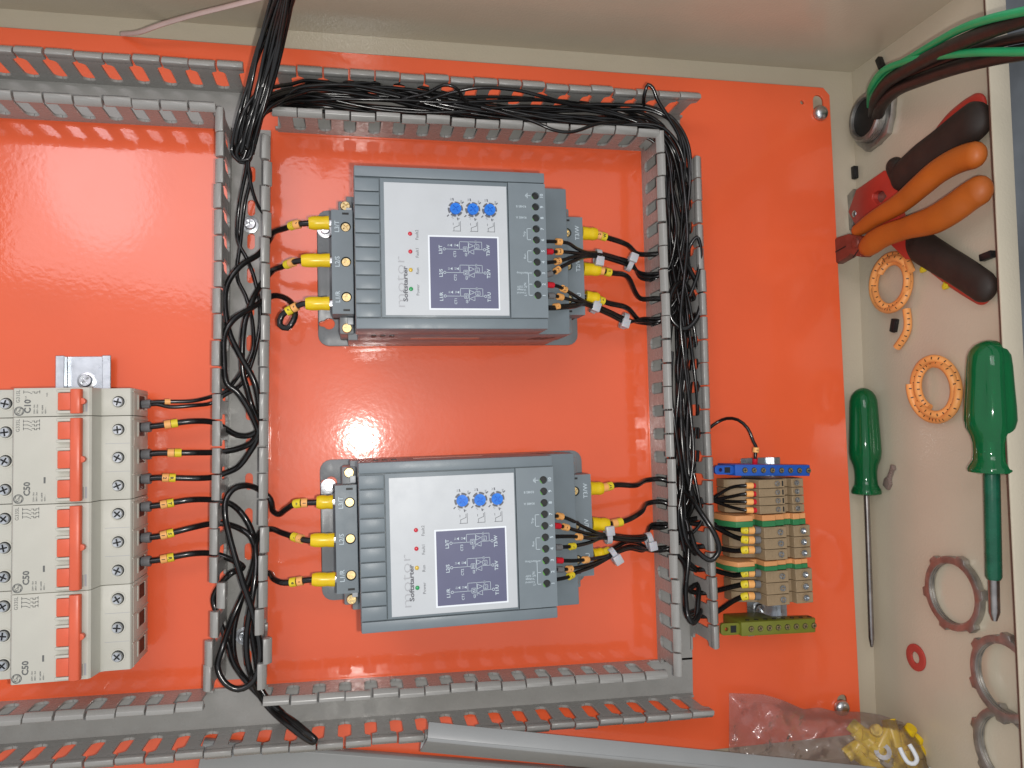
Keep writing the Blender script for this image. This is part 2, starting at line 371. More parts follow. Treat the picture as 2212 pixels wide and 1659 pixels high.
# ---- breaker -> upper / lower soft starter line wires (r 2.1)
def path(pp): return [U(*p) for p in pp]
def breaker_wire(label, pp, fy, markers, fer=(303, 326), fz=27, lugs=None, r=2.05, group='line wires between breakers and soft starters'):
    P0 = [U(fer[1]-6, fy, fz), U(fer[1]+14, fy-2, fz)]
    pts = P0+path(pp)
    if lugs: pts += [U(lugs[0]-6, lugs[2]+.5, 49), U(lugs[0]+12, lugs[2], 50)]
    o, P = wire('wire', label, pts, r, group)
    fer_p = [U(fer[0], fy+1, fz-.5), U(fer[1], fy, fz)]
    MB().tube([fer_p[0].lerp(fer_p[1], i/3) for i in range(4)], [r*1.5, r*1.55, r*1.75, r*1.7], 12).build('ferrule', M_fer, o)
    for (s0, s1, m, tx) in markers: sleeve(o, P, s0, s1, r*1.42, m, 'marker', tx, 3.0, rot=-90)
    if lugs:
        A, B = U(lugs[0], lugs[2], 50), U(lugs[1], lugs[2]-.5, 50); n = 7
        Q = [A.lerp(B, i/(n-1)) for i in range(n)]
        MB().tube(Q, [3.9, 4.6, 4.75, 4.75, 4.45, 4.75, 4.8], 16).build('lug_sleeve', M_lug, o, ang=50)
        e = (B-A).normalized(); T = [B-e*1, B+e*6]
        MB().tube(T, 2.6, 8, flat=(Vector((0,0,1)), .5)).build('lug_tongue', M_zinc, o)
        for (s0, s1, m, tx) in ((-11.5, -7.8, M_org, lugs[3]), (-16.2, -12.2, M_ylw, lugs[4])): sleeve(o, P, s0-2, s1-2, r*1.5, m, 'marker', tx, 3.0, rot=90)
    return o
O, Yk = M_org, M_ylw
breaker_wire('black wire from the first pole of the upper three-pole breaker to L3/T above',
    [(417,910,24),(463,913,17),(487,926,17),(513,940,20),(537,941,22),(557,930,24),(561,890,26),(550,826,30),(520,770,31),(494,713,31),(489,620,29),(518,576,28),(560,548,20),(582,518,15),(592,502,24),(617,493,38),(640,485,47)], 922,
    [(10.5,14.5,O,None),(14.8,18.8,Yk,None)], lugs=(667,711,482,'2','T'))
breaker_wire('black wire from the middle pole of the upper three-pole breaker to L2/S',
    [(417,978,24),(465,977,17),(513,970,20),(547,953,24),(560,925,28),(545,880,22),(534,840,24),(524,800,26),(528,700,28),(545,650,26),(566,612,17),(586,588,18),(610,576,36)], 981,
    [(12.5,16.5,O,None),(16.8,21,Yk,None)], lugs=(651,713,563,'2','S'))
breaker_wire('black wire curling once on its way to L1/R of the upper starter',
    [(433,1033,22),(465,1030,17),(483,1023,18),(513,1010,22),(540,976,24),(558,940,26),(543,895,32),(512,846,36),(491,830,37),(484,780,37),(486,720,36),(505,690,35),(542,666,28),(568,650,17),(588,640,17),(612,642,28),(632,658,40),(637,685,46),(621,709,46),(605,702,44),(609,682,44),(630,668,46)], 1034,
    [(9,13,O,'2'),(13.3,17.2,Yk,'R')], lugs=(660,712,656,'2','S'))
breaker_wire('black wire from the middle C50 breaker, first pole, to L3/T of the lower starter',
    [(410,1080,24),(460,1080,17),(493,1086,18),(520,1106,24),(545,1150,24),(551,1200,22),(535,1260,22),(505,1330,26),(482,1395,36),(470,1440,38),(486,1475,40),(515,1489,40),(546,1473,40),(562,1420,38),(551,1340,37),(522,1250,38),(496,1160,38),(486,1110,38),(489,1077,36),(505,1056,34),(530,1049,30),(560,1058,18),(584,1078,15),(590,1103,20),(602,1111,26),(620,1099,38),(640,1088,47)], 1094,
    [(8,12,O,'1'),(12.3,16.2,Yk,'T')], lugs=(684,719,1085,'1','T'))
breaker_wire('black wire from the middle C50 breaker, centre pole, to L2/S of the lower starter',
    [(410,1141,24),(460,1131,17),(493,1133,18),(520,1143,24),(541,1158,26),(551,1185,24),(545,1240,20),(520,1300,16),(504,1370,18),(512,1440,20),(545,1483,18),(580,1520,20),(640,1562,44),(670,1588,56),(681,1598,58),(676,1603,56),(625,1568,42),(575,1521,24),(546,1470,30),(532,1390,34),(545,1290,34),(554,1220,30),(553,1172,24),(566,1146,15),(586,1143,18),(612,1152,34)], 1161,
    [(8,12,O,'1'),(12.3,16.2,Yk,'S')], lugs=(671,722,1167,'1','S'))
breaker_wire('black wire from the middle C50 breaker, last pole, to L1/R of the lower starter',
    [(415,1196,24),(460,1196,17),(493,1206,18),(525,1225,22),(500,1238,30),(474,1265,24),(461,1293,20),(472,1335,22),(492,1390,26),(505,1432,26),(540,1480,24),(590,1528,26),(640,1567,44),(666,1588,54),(676,1596,54),(664,1588,50),(610,1540,30),(566,1492,24),(553,1420,20),(541,1330,20),(548,1272,20),(568,1240,15),(582,1238,18),(594,1252,34),(615,1259,44)], 1212,
    [(8,12,O,'1'),(12.3,16.2,Yk,'R')], lugs=(674,724,1252,'1','R'))
TOPX = [(545,250,50),(572,150,58),(598,50,80),(618,-40,105),(655,-250,200)]
breaker_wire('thin black wire from the single-pole breaker, upper of its pair', [(417,866,22),(462,855,17),(487,845,20),(520,805,24),(545,760,24),(546,700,20),(531,640,18),(513,600,18),(520,520,18),(529,440,22),(541,380,30),(528,330,38),(532,280,46)]+TOPX, 870, [(10.5,14,O,None)], fer=(302,326), r=1.35, group='thin wires of the single-pole breaker')
breaker_wire('thin black wire from the single-pole breaker, lower of its pair', [(367,879,25),(417,876,22),(457,871,17),(482,856,19),(525,825,22),(562,700,20),(552,610,18),(534,560,18),(514,520,18),(516,450,22),(531,370,32),(538,320,42)]+[(p[0]+8,p[1],p[2]-3) for p in TOPX], 875, [], fer=(303,324), fz=26, r=1.35, group='thin wires of the single-pole breaker')

# ---- the long bundle: right upright duct -> top duct -> down into the left corner -> out over the top
MAINP = path([(1484,1330,22),(1484,1200,22),(1478,1000,22),(1474,800,22),(1467,600,22),(1461,420,23),(1452,330,26),(1425,283,28),(1380,262,26),(1300,252,25),(1200,245,25),(1070,232,26),(970,222,26),(870,212,26),(770,206,27),(690,203,29),(640,208,34),(604,216,44),(574,229,50),(552,258,50),(536,300,46),(526,334,41),(519,330,41),(524,300,46),(540,245,54),(560,180,60),(583,95,74),(602,28,94),(620,-45,118),(642,-150,160),(665,-330,240)])
MAIN = spline(MAINP, 14)
def bundle(start_y, seed, k0=None):
    """samples of the long bundle from world Y=start_y in the right duct on, with a slowly wandering offset"""
    g = random.Random(seed); ph = [g.uniform(0, 6.28) for _ in range(6)]; fr = [g.uniform(.007, .017), g.uniform(.018, .034), g.uniform(.006, .015), g.uniform(.018, .03)]
    out = []; s = 0
    for i, p in enumerate(MAIN[1:-1], 1):
        s += (MAIN[i]-MAIN[i-1]).length
        if i < 30 and p.x > 230 and p.y < start_y: continue
        if p.x > 230 and p.y < start_y+14: continue
        d = (MAIN[i+1]-MAIN[i-1]).normalized(); n = Vector((-d.y, d.x, 0)).normalized()
        lat = .68*math.sin(fr[0]*s+ph[0])+.45*math.sin(fr[1]*s+ph[1]); ver = .62*math.sin(fr[2]*s+ph[2])+.4*math.sin(fr[3]*s+ph[3])
        if p.x > 225: A, B = 10.5, 11.0
        elif p.y > 215 and p.x > -30: A, B = 9.5, 9.0
        else: A, B = 7.5, 8.0
        q = p+n*lat*A+Vector((0,0,1))*ver*B
        q.z = max(q.z, 4.5); out.append(q)
    return out
def thin(label, head, seed, group, r=1.28, marks=(), fer=None, clip=False):
    if clip: head = [p for i, p in enumerate(head) if i >= len(head)-3 or p.x < 219]
    y = head[-1].y
    b = bundle(y, seed)
    o, P = wire('wire', label, list(head)+b, r, group, step=3.5)
    for (s0, s1, m, tx) in marks: sleeve(o, P, s0, s1, r*1.85, m, 'marker', tx, 2.6, rot=90)
    if fer: sleeve(o, P, 0, 5, r*1.6, fer, 'ferrule')
    return o
def dz(ox, oy, k): return lambda zx, zy, h: U(ox+zx*k, oy+zy*k, h)
Z1 = dz(1141.1, 417, .2117); Z2 = dz(1141.1, 1020.4, .2315)
def slotR(y): return snapY(y, GL_R)
def enter(y, dzv=0, dx=0): Y = slotR(y); return [Vector((229, Y+dx, 13+dzv)), Vector((241, Y+dx, 14+dzv)), Vector((249+dx*1.5, Y+5, 19+dzv))]
G1 = 'control wires of the upper soft starter'; G2 = 'control wires of the lower soft starter'
YA = U(1420, 588, 14).y; YB2 = U(1420, 684, 14).y
A1 = [((195,495),(265,495),(400,510),(500,570),'1',M_org,None),((205,598),(260,598),(360,600),(480,612),'63',M_org,M_ferr),((200,712),(240,706),(330,690),(470,650),'101',M_org,None),((205,835),(245,820),(330,760),(470,690),'63',M_org,M_fer)]
nm = ['first','second','third','fourth']
for i, (a, b, c, d, tx, m, fr) in enumerate(A1):
    o = (i-1.5)
    hd = [Z1(a[0]-25,a[1],86), Z1(*b,84), Z1(*c,80), Z1(*d,70+o), Z1(600,628+o*14,60), Z1(720,632+o*14,52+(i%2)*4), Z1(900,678+o*15,38+(i%2)*4), Z1(1060,738+o*14,25+(i%2)*4), Z1(1200,780+o*12,17+(i%2)*3)]+enter(YA,(i%2)*3,o*1.3)
    thin(['topmost thin black control wire of the upper starter, bare of any ferrule','thin black control wire with red ferrule and 63 marker, upper starter','thin black control wire with 101 marker just right of terminal 4, upper starter','thin black control wire with slanted 63 marker and dark ferrule, upper starter'][i], hd, 100+i, G1, marks=[(9,13,m,tx)], fer=fr, clip=True)
B1 = [((215,935),(300,950),(380,990),(480,1050),'101',M_org,M_ferr,13),((225,1050),(275,1050),(360,1070),(480,1100),'',M_org,M_fer,9),((225,1165),(250,1165),(350,1150),(480,1140),'1',M_org,None,6),((232,1180),(262,1180),(360,1172),(480,1158),'',None,None,6)]
for i, (a, b, c, d, tx, m, fr, ms) in enumerate(B1):
    o = (i-1.5)
    hd = [Z1(a[0]-25,a[1],86), Z1(*b,84), Z1(*c,79), Z1(*d,70), Z1(570,1120+o*12,60), Z1(690,1165+o*13,50+(i%2)*4), Z1(850,1235+o*14,40+(i%2)*4), Z1(990,1300+o*14,30+(i%2)*4), Z1(1150,1330+o*12,20+(i%2)*3), Z1(1270,1300+o*9,15+(i%2)*3)]+enter(YB2,(i%2)*3,o*1.2)
    thin(['thin black wire with a tilted 101 marker by terminal 3 of the upper starter','thin black wire with a blank peach marker near terminal 2 of the upper starter','thin black wire at terminal 1 of the upper starter','thin black wire doubled under the one at terminal 1 of the upper starter'][i], hd, 120+i, G1, marks=[(ms,ms+4,m,tx or None)] if m else [], fer=fr, clip=True)
YA = U(1425, 1143, 14).y; YB2 = U(1428, 1199, 14).y
A2 = [((262,410),(290,408),(400,445),(520,510),'',M_org,None,4),((265,497),(320,505),(440,540),(560,575),'2',M_org,M_ferr,8),((272,600),(400,598),(500,605),(600,615),'',M_org,None,18),((275,700),(370,695),(470,680),(590,650),'3',M_ylw,M_fer,12)]
for i, (a, b, c, d, tx, m, fr, ms) in enumerate(A2):
    o = (i-1.5)
    hd = [Z2(a[0]-25,a[1],86), Z2(*b,83), Z2(*c,77), Z2(*d,66), Z2(680,595+o*13,56), Z2(780,600+o*13,48+(i%2)*4), Z2(950,618+o*12,38+(i%2)*4), Z2(1090,605+o*12,28+(i%2)*4), Z2(1210,560+o*12,18+(i%2)*3)]+enter(YA,(i%2)*3,o*1.2)
    thin(['topmost thin black control wire of the lower starter, folded peach marker at its end','thin black control wire with red ferrule and peach marker, upper bunch of lower starter','thin black control wire whose peach marker sits far along, lower starter','thin black control wire with yellow marker and grey ferrule, lower starter'][i], hd, 140+i, G2, marks=[(ms,ms+4.3,m,tx or None)], fer=fr, clip=True)
B2 = [((282,820),(400,826),(540,815),(640,800),'',M_org,M_ferr,23),((290,905),(350,905),(450,890),(600,850),'2',M_org,M_fer,9),((292,1000),(365,980),(450,935),(600,880),'5',M_ylw,None,10)]
for i, (a, b, c, d, tx, m, fr, ms) in enumerate(B2):
    o = (i-1)
    hd = [Z2(a[0]-25,a[1],86), Z2(*b,83), Z2(*c,77), Z2(*d,66), Z2(740,790+o*13,56), Z2(850,730+o*13,46+(i%2)*4), Z2(950,700+o*14,38+(i%2)*4), Z2(1060,720+o*14,29+(i%2)*4), Z2(1200,775+o*12,19+(i%2)*3)]+enter(YB2,(i%2)*3,o*1.3)
    thin(['thin black control wire with tiny red ferrule in the lower bunch, lower starter','thin black control wire with peach marker reading 2, lower bunch of lower starter','lowest thin black control wire of the lower starter, yellow marker reading 5'][i], hd, 160+i, G2, marks=[(ms,ms+4.3,m,tx or None)], fer=fr, clip=True)
# ---- motor leads, starter -> right duct -> feed-through terminals
HT = 45.0
ZT = dz(1514.2, 965.5, .2645)
def lead(label, sl, marks, head, body, term, mk, r=2.0):
    """sl = sleeve start/end pixel; head to the duct slot; body in the duct; term = y pixel of the terminal"""
    P0 = [U(sl[0][0]-4, sl[0][1], 50), U(sl[1][0]-6, sl[1][1], 50)]
    tl = [U(1588, term[1], 31), U(1610, term[2], 38), U(1641, term[2], 39)]
    Yu = U(1420, head[-1][1], 14).y; Y = slotR(Yu); Y2 = slotR(U(1545, term[0], 14).y)
    hp = [p for p in path(head[:-1]) if p.x < 219]; hp = [p+Vector((0, (Y-Yu)*(i+1)/(len(hp)+1), 0)) for i, p in enumerate(hp)]
    pts = P0+hp+[Vector((228, Y, 13)), Vector((241, Y, 14))]+path(body)+[Vector((258, Y2+3, 16)), Vector((266, Y2, 14)), Vector((275, Y2, 15))]+tl
    o, P = wire('wire', label, pts, r, 'motor leads from the soft starters to the terminal strip')
    A, B = U(*sl[0], 50), U(*sl[1], 50)
    MB().tube([A.lerp(B, i/6) for i in range(7)], [5.0, 4.95, 4.75, 4.5, 4.75, 4.7, 4.0], 16).build('lug_sleeve', M_lug, o, ang=50)
    e = (B-A).normalized(); MB().tube([A-e*6, A+e*1], 2.6, 8, flat=(Vector((0,0,1)), .5)).build('lug_tongue', M_zinc, o)
    l0 = (B-A).length+1
    for (a, b, m, tx) in marks: sleeve(o, P, l0+a, l0+b, r*1.55, m, 'marker', tx, 2.8, rot=90)
    sleeve(o, P, -4.6, -.2, r*1.45, M_fer, 'ferrule')
    for (a, b, m) in mk: sleeve(o, P, a, b, r*1.5, m, 'marker', {M_ylw: 'T', M_org: None}.get(m), 2.4, rot=90)
    return o
mk1 = [(-9.4,-5.4,M_org),(-14,-9.8,M_ylw)]
lead('motor lead from T3/W of the upper starter, coiled once in the duct', ((1256,504),(1289,506)), [(0,3.8,O,'2'),(4,8,Yk,'W')], [(1317,509,48),(1353,516,36),(1384,527,22),(1416,532,14)],
     [(1462,545,22),(1494,590,32),(1514,636,38),(1506,686,38),(1480,710,36),(1452,692,34),(1447,645,34),(1468,610,30),(1498,640,20),(1497,760,18),(1484,930,22),(1492,1050,26),(1512,1115,24)], (1141,1142,1145), mk1)
lead('motor lead from T2/V of the upper starter, half hidden by wires', ((1259,581),(1296,583)), [(0,3.4,O,None),(5,9,Yk,'2')], [(1321,585,48),(1353,587,38),(1382,598,26),(1402,614,17),(1416,632,14)],
     [(1466,655,20),(1480,720,28),(1470,850,30),(1478,1000,32),(1496,1090,28)], (1146,1160,1166), mk1)
lead('motor lead from T1/U of the upper starter, behind the zip-tied wires', ((1265,642),(1293,646)), [(1,5,Yk,'2')], [(1316,652,46),(1353,658,36),(1384,671,24),(1412,684,14)],
     [(1466,706,20),(1464,800,26),(1473,930,28),(1469,1060,32),(1480,1160,34),(1502,1196,26)], (1189,1190,1188), mk1)
lead('motor lead from T3/W of the lower starter, looping high in the duct', ((1273,1055),(1302,1055)), [(0,4,O,None),(4.2,8.4,Yk,'W')], [(1330,1049,46),(1372,1051,34),(1407,1048,22),(1436,1040,14)],
     [(1480,1062,26),(1516,1110,42),(1546,1158,48),(1553,1190,48),(1536,1210,46),(1506,1190,38),(1490,1150,28),(1482,1205,24),(1505,1232,18)], (1243,1243,1238), mk1)
lead('motor lead from T2/V of the lower starter, rising to the duct', ((1278,1132),(1315,1133)), [(3,7,O,None),(7.2,11.2,Yk,None)], [(1352,1125,46),(1384,1108,34),(1416,1091,20),(1436,1088,14)],
     [(1480,1122,24),(1487,1200,30),(1480,1285,32),(1485,1332,36),(1500,1341,36),(1508,1300,30),(1507,1262,20)], (1272,1266,1262), mk1)
lead('motor lead from T1/U of the lower starter, mostly behind the tied wires', ((1281,1200),(1303,1196)), [(0,6,Yk,None)], [(1326,1187,44),(1349,1176,36),(1372,1178,28),(1416,1196,15)],
     [(1478,1217,24),(1481,1290,36),(1487,1334,42),(1497,1346,42),(1513,1318,30)], (1312,1296,1288), mk1)
# ---- thin wires from the terminal strip and the blue block up the bundle
for i, (y0, y1) in enumerate(((1058,1049),(1079,1067),(1083,1084),(1088,1102))):
    Y2 = slotR(U(1545, y0, 14).y)
    hd = [U(1636,y1,39), U(1610,y1,38), U(1578,(y0+y1)/2,28), Vector((275, Y2+i-1.5, 14)), Vector((266, Y2+i-1.5, 14)), Vector((258, Y2+4, 18))]
    thin(f'thin black wire with peach marker at the {nm[i]} beige terminal below the blue block', hd, 180+i, 'thin wires at the terminal strip', r=1.3, marks=[(4.2,9,M_org,None)], fer=M_ferr)
Y2 = slotR(U(1545, 915, 14).y)
thin('black wire arching from the duct to the blue block', [ZT(440,140,34), ZT(442,95,36), ZT(447,40,36), ZT(450,0,36), U(1628,955,36), U(1615,925,34), U(1594,907,28), U(1570,904,20), U(1550,912,15), Vector((275, Y2, 14)), Vector((266, Y2, 14)), Vector((258, Y2+5, 18))], 190, 'thin wires at the terminal strip', r=1.3, marks=[(9.5,13.5,M_org,'1')], fer=M_ferr)
# ---- loose strands
for lb, pts, r in (
    ('stray black wire arching along the outer side of the top duct', [(600,225,46),(640,192,44),(690,184,42),(760,184,40),(830,196,36),(900,215,30),(960,230,26),(1030,240,26)], 1.3),
    ('stray black wire humping over the middle of the top duct bundle', [(860,215,30),(920,202,36),(960,184,44),(985,190,44),(1010,222,34),(1060,232,30)], 1.2),
    ('long loose black wire bowing across the top duct', [(900,225,28),(960,205,38),(1030,190,44),(1110,194,44),(1170,208,42),(1230,225,36),(1300,235,30),(1370,258,28)], 1.4),
    ('loose black wire sagging over the inner rim of the top duct', [(1040,232,34),(1100,248,40),(1150,262,48),(1200,282,50),(1235,285,50),(1290,268,48),(1350,262,38)], 1.3),
    ('black wire end sticking up over the top duct near the right corner', [(1391,238,30),(1392,205,48),(1400,183,52),(1410,190,52),(1420,215,50),(1445,255,46),(1465,290,40),(1475,340,32)], 1.4),
    ('black wire crossing from the corner knot to the upright duct wall', [(540,320,40),(537,365,34),(548,420,26),(562,452,18),(578,470,14)], 1.2),
    ('small black wire loop at the lower end of the corner knot', [(560,255,50),(540,300,46),(522,345,42),(512,335,44),(518,310,48),(540,270,50)], 1.3),
    ('shiny black wire riding on top of the right duct bundle', [(1470,350,38),(1480,430,40),(1485,520,40),(1478,600,42),(1470,690,40),(1478,780,38),(1490,880,40),(1498,980,40),(1490,1060,40)], 1.4),
    ('black wire loop standing out of the right duct beside the upper starter', [(1480,560,36),(1494,525,42),(1506,512,44),(1514,540,44),(1508,590,42),(1490,640,38)], 1.4),
    ('black wire weaving down the left side of the right duct', [(1452,760,36),(1450,850,38),(1462,950,38),(1474,1040,36),(1465,1120,36),(1478,1190,34)], 1.4)):
    wire('wire', lb, path(pts), r, 'loose strands in the ducts')

# ------------------------------------------------------------------ zip ties on the control wires
def ziptie(label, px, py, h, ang, r=5.2, head=(1, 0)):
    c = U(px, py, h); t = thing('cable_tie', label, 'cable tie', (c.x, c.y, c.z), (0, 0, R(ang)), 'white nylon cable ties')
    P = [Vector((0, r*math.cos(2*math.pi*i/20), r*.8*math.sin(2*math.pi*i/20))) for i in range(20)]
    g = MB()
    for rr in (0,):
        vs = []; fs = []
        for i, p in enumerate(P):
            n = p.normalized()
            for dx in (-1.9, 1.9):
                vs += [p+Vector((dx,0,0)), p+n*1.2+Vector((dx,0,0))]
        for i in range(20):
            a, b = i*4, ((i+1) % 20)*4
            fs += [(a, b, b+2, a+2), (a+1, a+3, b+3, b+1), (a, a+1, b+1, b), (a+2, b+2, b+3, a+3)]
        g.add(vs, fs)
    g.build('strap', M_tie, t)
    hy = head[0]*r*.8
    MB().box(-3.1, 3.1, hy-3.4, hy+3.4, r*.55, r*.55+5.2).build('head', M_tie, t, .6)
    return t
for lb, px, py, h, a, hd in (('cable tie around the upper wire bunch, nearest the upper starter',1291,557,50,-8,-.9),('cable tie around the upper wire bunch of the upper starter, near the duct',1360,569,33,-20,.8),
    ('cable tie around the lower wire bunch, nearest the upper starter',1285,659,49,-22,-.6),('cable tie around the lower wire bunch of the upper starter, near the duct',1348,693,32,-20,-.7),
    ('cable tie around the upper wire bunch, nearest the lower starter',1313,1156,50,4,.9),('cable tie near the duct with two heads crossing, by the lower starter',1402,1168,29,10,-.8),('cable tie around the lower wire bunch of the lower starter',1326,1201,52,28,-.5)):
    ziptie(lb, px, py, h, a, head=(hd, 0))

# ------------------------------------------------------------------ soft starters
def starter(label, c, rotd, scr_u):
    t = thing('soft_starter', label, 'soft starter', (c[0], c[1], 0), (0, 0, R(90+rotd)), 'grey soft starters')
    W = 51.5
    kh = lambda u, v: [(u+x, v+y) for x, y in [(2*math.cos(R(a)), 5.5+2*math.sin(R(a))) for a in range(0, 181, 45)]+[(4.2*math.cos(R(a)), 4.2*math.sin(R(a))) for a in range(120, 421, 30)]]
    MB().holes(rrect(-51, 51, -111.5, 88, 8), [kh(-34.5, 80), kh(34.5, 80)], .4, 3).build('base_flange', M_greyb, t, .4)
    # lower housing: v + is the top (photo left)
    lo = MB().box(-51.1, 51.1, -84.5, 66.5, 3, 40)
    lo.build('lower_housing', M_greyb, t, 1)
    MB().box(-51.3, 51.3, -84.6, 60, 40.02, 75).build('housing', M_grey, t, .8)
    # upper body with vents in the sides
    MB().box(-W, W, -61.5, 61.5, 75, 102.6).build('body', M_grey, t, .5)
    for sd in (-1, 1):
        for k in range(3):
            MB().box(-.8, .8, 0, 3.2, 0, 9).build('vent', M_dark, t).location = Vector((sd*51.1, 48-k*6, 62))*S
            b_ = MB().box(-.7, .7, 0, 2.2, 0, 14).build('vent', M_dark, t); b_.location = Vector((sd*50.7, -62-k*5, 44))*S; b_.rotation_euler = (R(28), 0, 0)
        MB().box(-.3, .3, -24, 24, 0, 8).build('side_label', M_brklabel, t).location = Vector((sd*51.2, 0, 48))*S
        # shoulder rails of the front
        MB().box(44.9, W, -61.3, 61.3, 102.6, 105).build('front_rail', M_grey, t, .5) if sd > 0 else MB().box(-W, -44.9, -61.3, 61.3, 102.6, 105).build('front_rail', M_grey, t, .5)
    for k in range(10):
        u0 = -44.2+k*8.86
        MB().box(u0, u0+8.2, 46, 61.3, 102.6, 105).build('rib', M_grey, t, .45)
    VT = lambda d: 61.5-d                       # distance from the top edge
    MB().box(-44.3, 44.3, VT(98), VT(16.0), 102.6, 104.3).build('front_frame', M_grey, t, .3)
    fp = MB().box(-43, 41.6, VT(97.2), VT(18.4), 104.3, 104.9).build('faceplate', M_face, t, .15, 1)
    hu = [(-29.6+7.3*k) for k in range(10)]
    MB().holes([(-44.3, VT(123)), (44.3, VT(123)), (44.3, VT(98.3)), (-44.3, VT(98.3))], [circ(2.5, 18, u, VT(116.4)) for u in hu], 102.6, 105).build('terminal_cover', M_grey, t)
    for u in hu:
        MB().cyl((u, VT(116.4), 102.62), 2.45, .3, 16).build('terminal_well', M_dark, t)
        s_ = MB().prism([(u-2.3, VT(116.4)+.4), (u-2.3, VT(116.4)+2.2), (u+.6, VT(116.4)+2.2), (u-1.0, VT(116.4)+1.2)], 102.95, 103.5).build('terminal_body', M_tgreen, t)
    # print on the faceplate
    z = 105.0
    dsp = MB().box(-39.4, 8.3, VT(91.2), VT(45.6), 104.9, 105.02).build('panel_border', M_white, fp)
    MB().box(-38.4, 7.3, VT(90.2), VT(46.6), 105.02, 105.12).build('diagram_panel', M_screen, fp)
    d = MB(); zz = 105.2
    for k, (tp, bt) in enumerate((('L1/R','T1/U'),('L2/S','T2/V'),('L3/T','T3/W'))):
        cu = -30.6+15.1*k
        d.text(tp, 3.0, cu-.4, VT(53.5), zz, bold=.02).text(bt, 3.0, cu-.4, VT(84.2), zz, bold=.02)
        d.ringflat(cu, VT(55.8), zz, .75, .3); d.ringflat(cu, VT(81.8), zz, .75, .3)
        d.path([(cu,VT(56.6)),(cu,VT(68))], zz).path([(cu,VT(65.6)),(cu+4.9,VT(65.6)),(cu+4.9,VT(80)),(cu,VT(80)),(cu,VT(81))], zz)
        d.path([(cu-1.4,VT(68)),(cu+1.6,VT(68)),(cu+1.6,VT(70.6)),(cu-1.4,VT(70.6)),(cu-1.4,VT(68))], zz)
        d.path([(cu-3,VT(71.3)),(cu+4.9,VT(71.3))], zz).path([(cu-3,VT(74.8)),(cu-.1,VT(74.8)),(cu-1.6,VT(71.6)),(cu-3,VT(74.8))], zz).path([(cu+1,VT(71.6)),(cu+3.8,VT(71.6)),(cu+2.4,VT(74.8)),(cu+1,VT(71.6))], zz)
        d.path([(cu+.6,VT(75.4)),(cu+3.2,VT(75.4)),(cu+3.2,VT(78.2)),(cu+.6,VT(78.2)),(cu+.6,VT(75.4))], zz).path([(cu,VT(75)),(cu,VT(80))], zz)
        d.text(f'CT{k+1}', 2.3, cu-3.2, VT(62.6), zz, bold=.01).text('S1', 1.7, cu+2.6, VT(58.6), zz).text('S2', 1.7, cu+2.6, VT(62.8), zz)
        d.text('K2', 1.8, cu+.1, VT(69.3), zz, bold=.02).text('G2', 1.9, cu-3.4, VT(69.8), zz, bold=.02).text('K1', 1.7, cu+1.9, VT(76.8), zz).text('G1', 1.8, cu+4.6+.3, VT(76.2)+0, zz)
        for q in (60.8, 64.8): d.add([(cu+1.6,VT(q),zz),(cu+3.4,VT(q),zz),(cu+2.5,VT(q-1.4),zz)], [(0,1,2)])
    d.build('diagram_lines', M_ltprint, fp)
    MB().text('motor', 9.0, -22.0, VT(27.8), z+.02, sx=1.42, bold=-.012).build('lettering', M_gyprint, fp)
    dk = MB().text('Softstarter', 3.9, -23.2, VT(31.0), z+.08, bold=.03, sx=1.32)
    for u, s_ in ((-26.3,'Power'),(-14.2,'Run'),(-2.5,'Fault1'),(8.9,'Fault2')): dk.text(s_, 2.7, u-.6, VT(38.7), z+.02)
    for v in (63.5, 74.7, 85.7):
        for k in range(6):
            a = R(60*k+12); dk.line(25.6+6.0*math.cos(a), VT(v)+6.0*math.sin(a), 25.6+7.0*math.cos(a), VT(v)+7.0*math.sin(a), z+.02, .7) if k % 3 != 1 else None
        dk.text('1.0', 1.5, 20, VT(v)+1.8, z+.02, 30).text('2V', 1.5, 31.9, VT(v)+2.6, z+.02).text('20S', 1.5, 30.6, VT(v)-4.0, z+.02).text('8', 1.5, 19.4, VT(v)-2.2, z+.02)
        dk.path([(11.4,VT(v)-3),(17.6,VT(v)-3)], z+.02, .3).path([(11.4,VT(v)-3),(11.4,VT(v)+1.8)], z+.02, .3)
        dk.path([(11.6,VT(v)+1.2),(13.6,VT(v)+1.2),(15,VT(v)-2.2),(17,VT(v)-2.2)], z+.02, .3).line(15.4, VT(v)+1.6, 16.6, VT(v)+1.6, z+.02, .3)
    dk.build('lettering', M_dkprint, fp)
    for u, m in ((-26.3, M_ledg),(-14.2, M_ledy),(-2.5, M_ledr),(8.9, M_ledr)):
        MB().lathe(dome(1.35, 1.0), 12).build('indicator_light', m, t).location = Vector((u, VT(34.3), 104.92))*S
    for v in (63.5, 74.7, 85.7):
        g = MB()
        for k in range(6):
            a = R(60*k+42); g.prism([(4.9*math.cos(a+q), 4.9*math.sin(a+q)) for q in (-.38,-.19,0,.19,.38)]+[(3.75*math.cos(a+q), 3.75*math.sin(a+q)) for q in (.38,.19,0,-.19,-.38)], 0, .25)
        rg = g.build('scale_ring', M_dkprint, t); rg.location = Vector((25.6, VT(v), 104.95))*S
        a, b = .42, 2.3; cr = [(a,a),(a,b),(-a,b),(-a,a),(-b,a),(-b,-a),(-a,-a),(-a,-b),(a,-b),(a,-a),(b,-a),(b,a)]
        tr = MB().holes(circ(3.65, 20), [cr], .9, 1.9).cyl((0,0,0), 3.65, .9, 20).build('trimmer', M_blue, t); tr.location = Vector((25.6, VT(v), 104.9))*S; tr.rotation_euler = (0, 0, R(38))
    # print on the terminal cover
    p = MB(); z = 105.06
    for k, u in enumerate(hu): p.text(str(k+1), 3.0, u, VT(120.6), z, bold=.015)
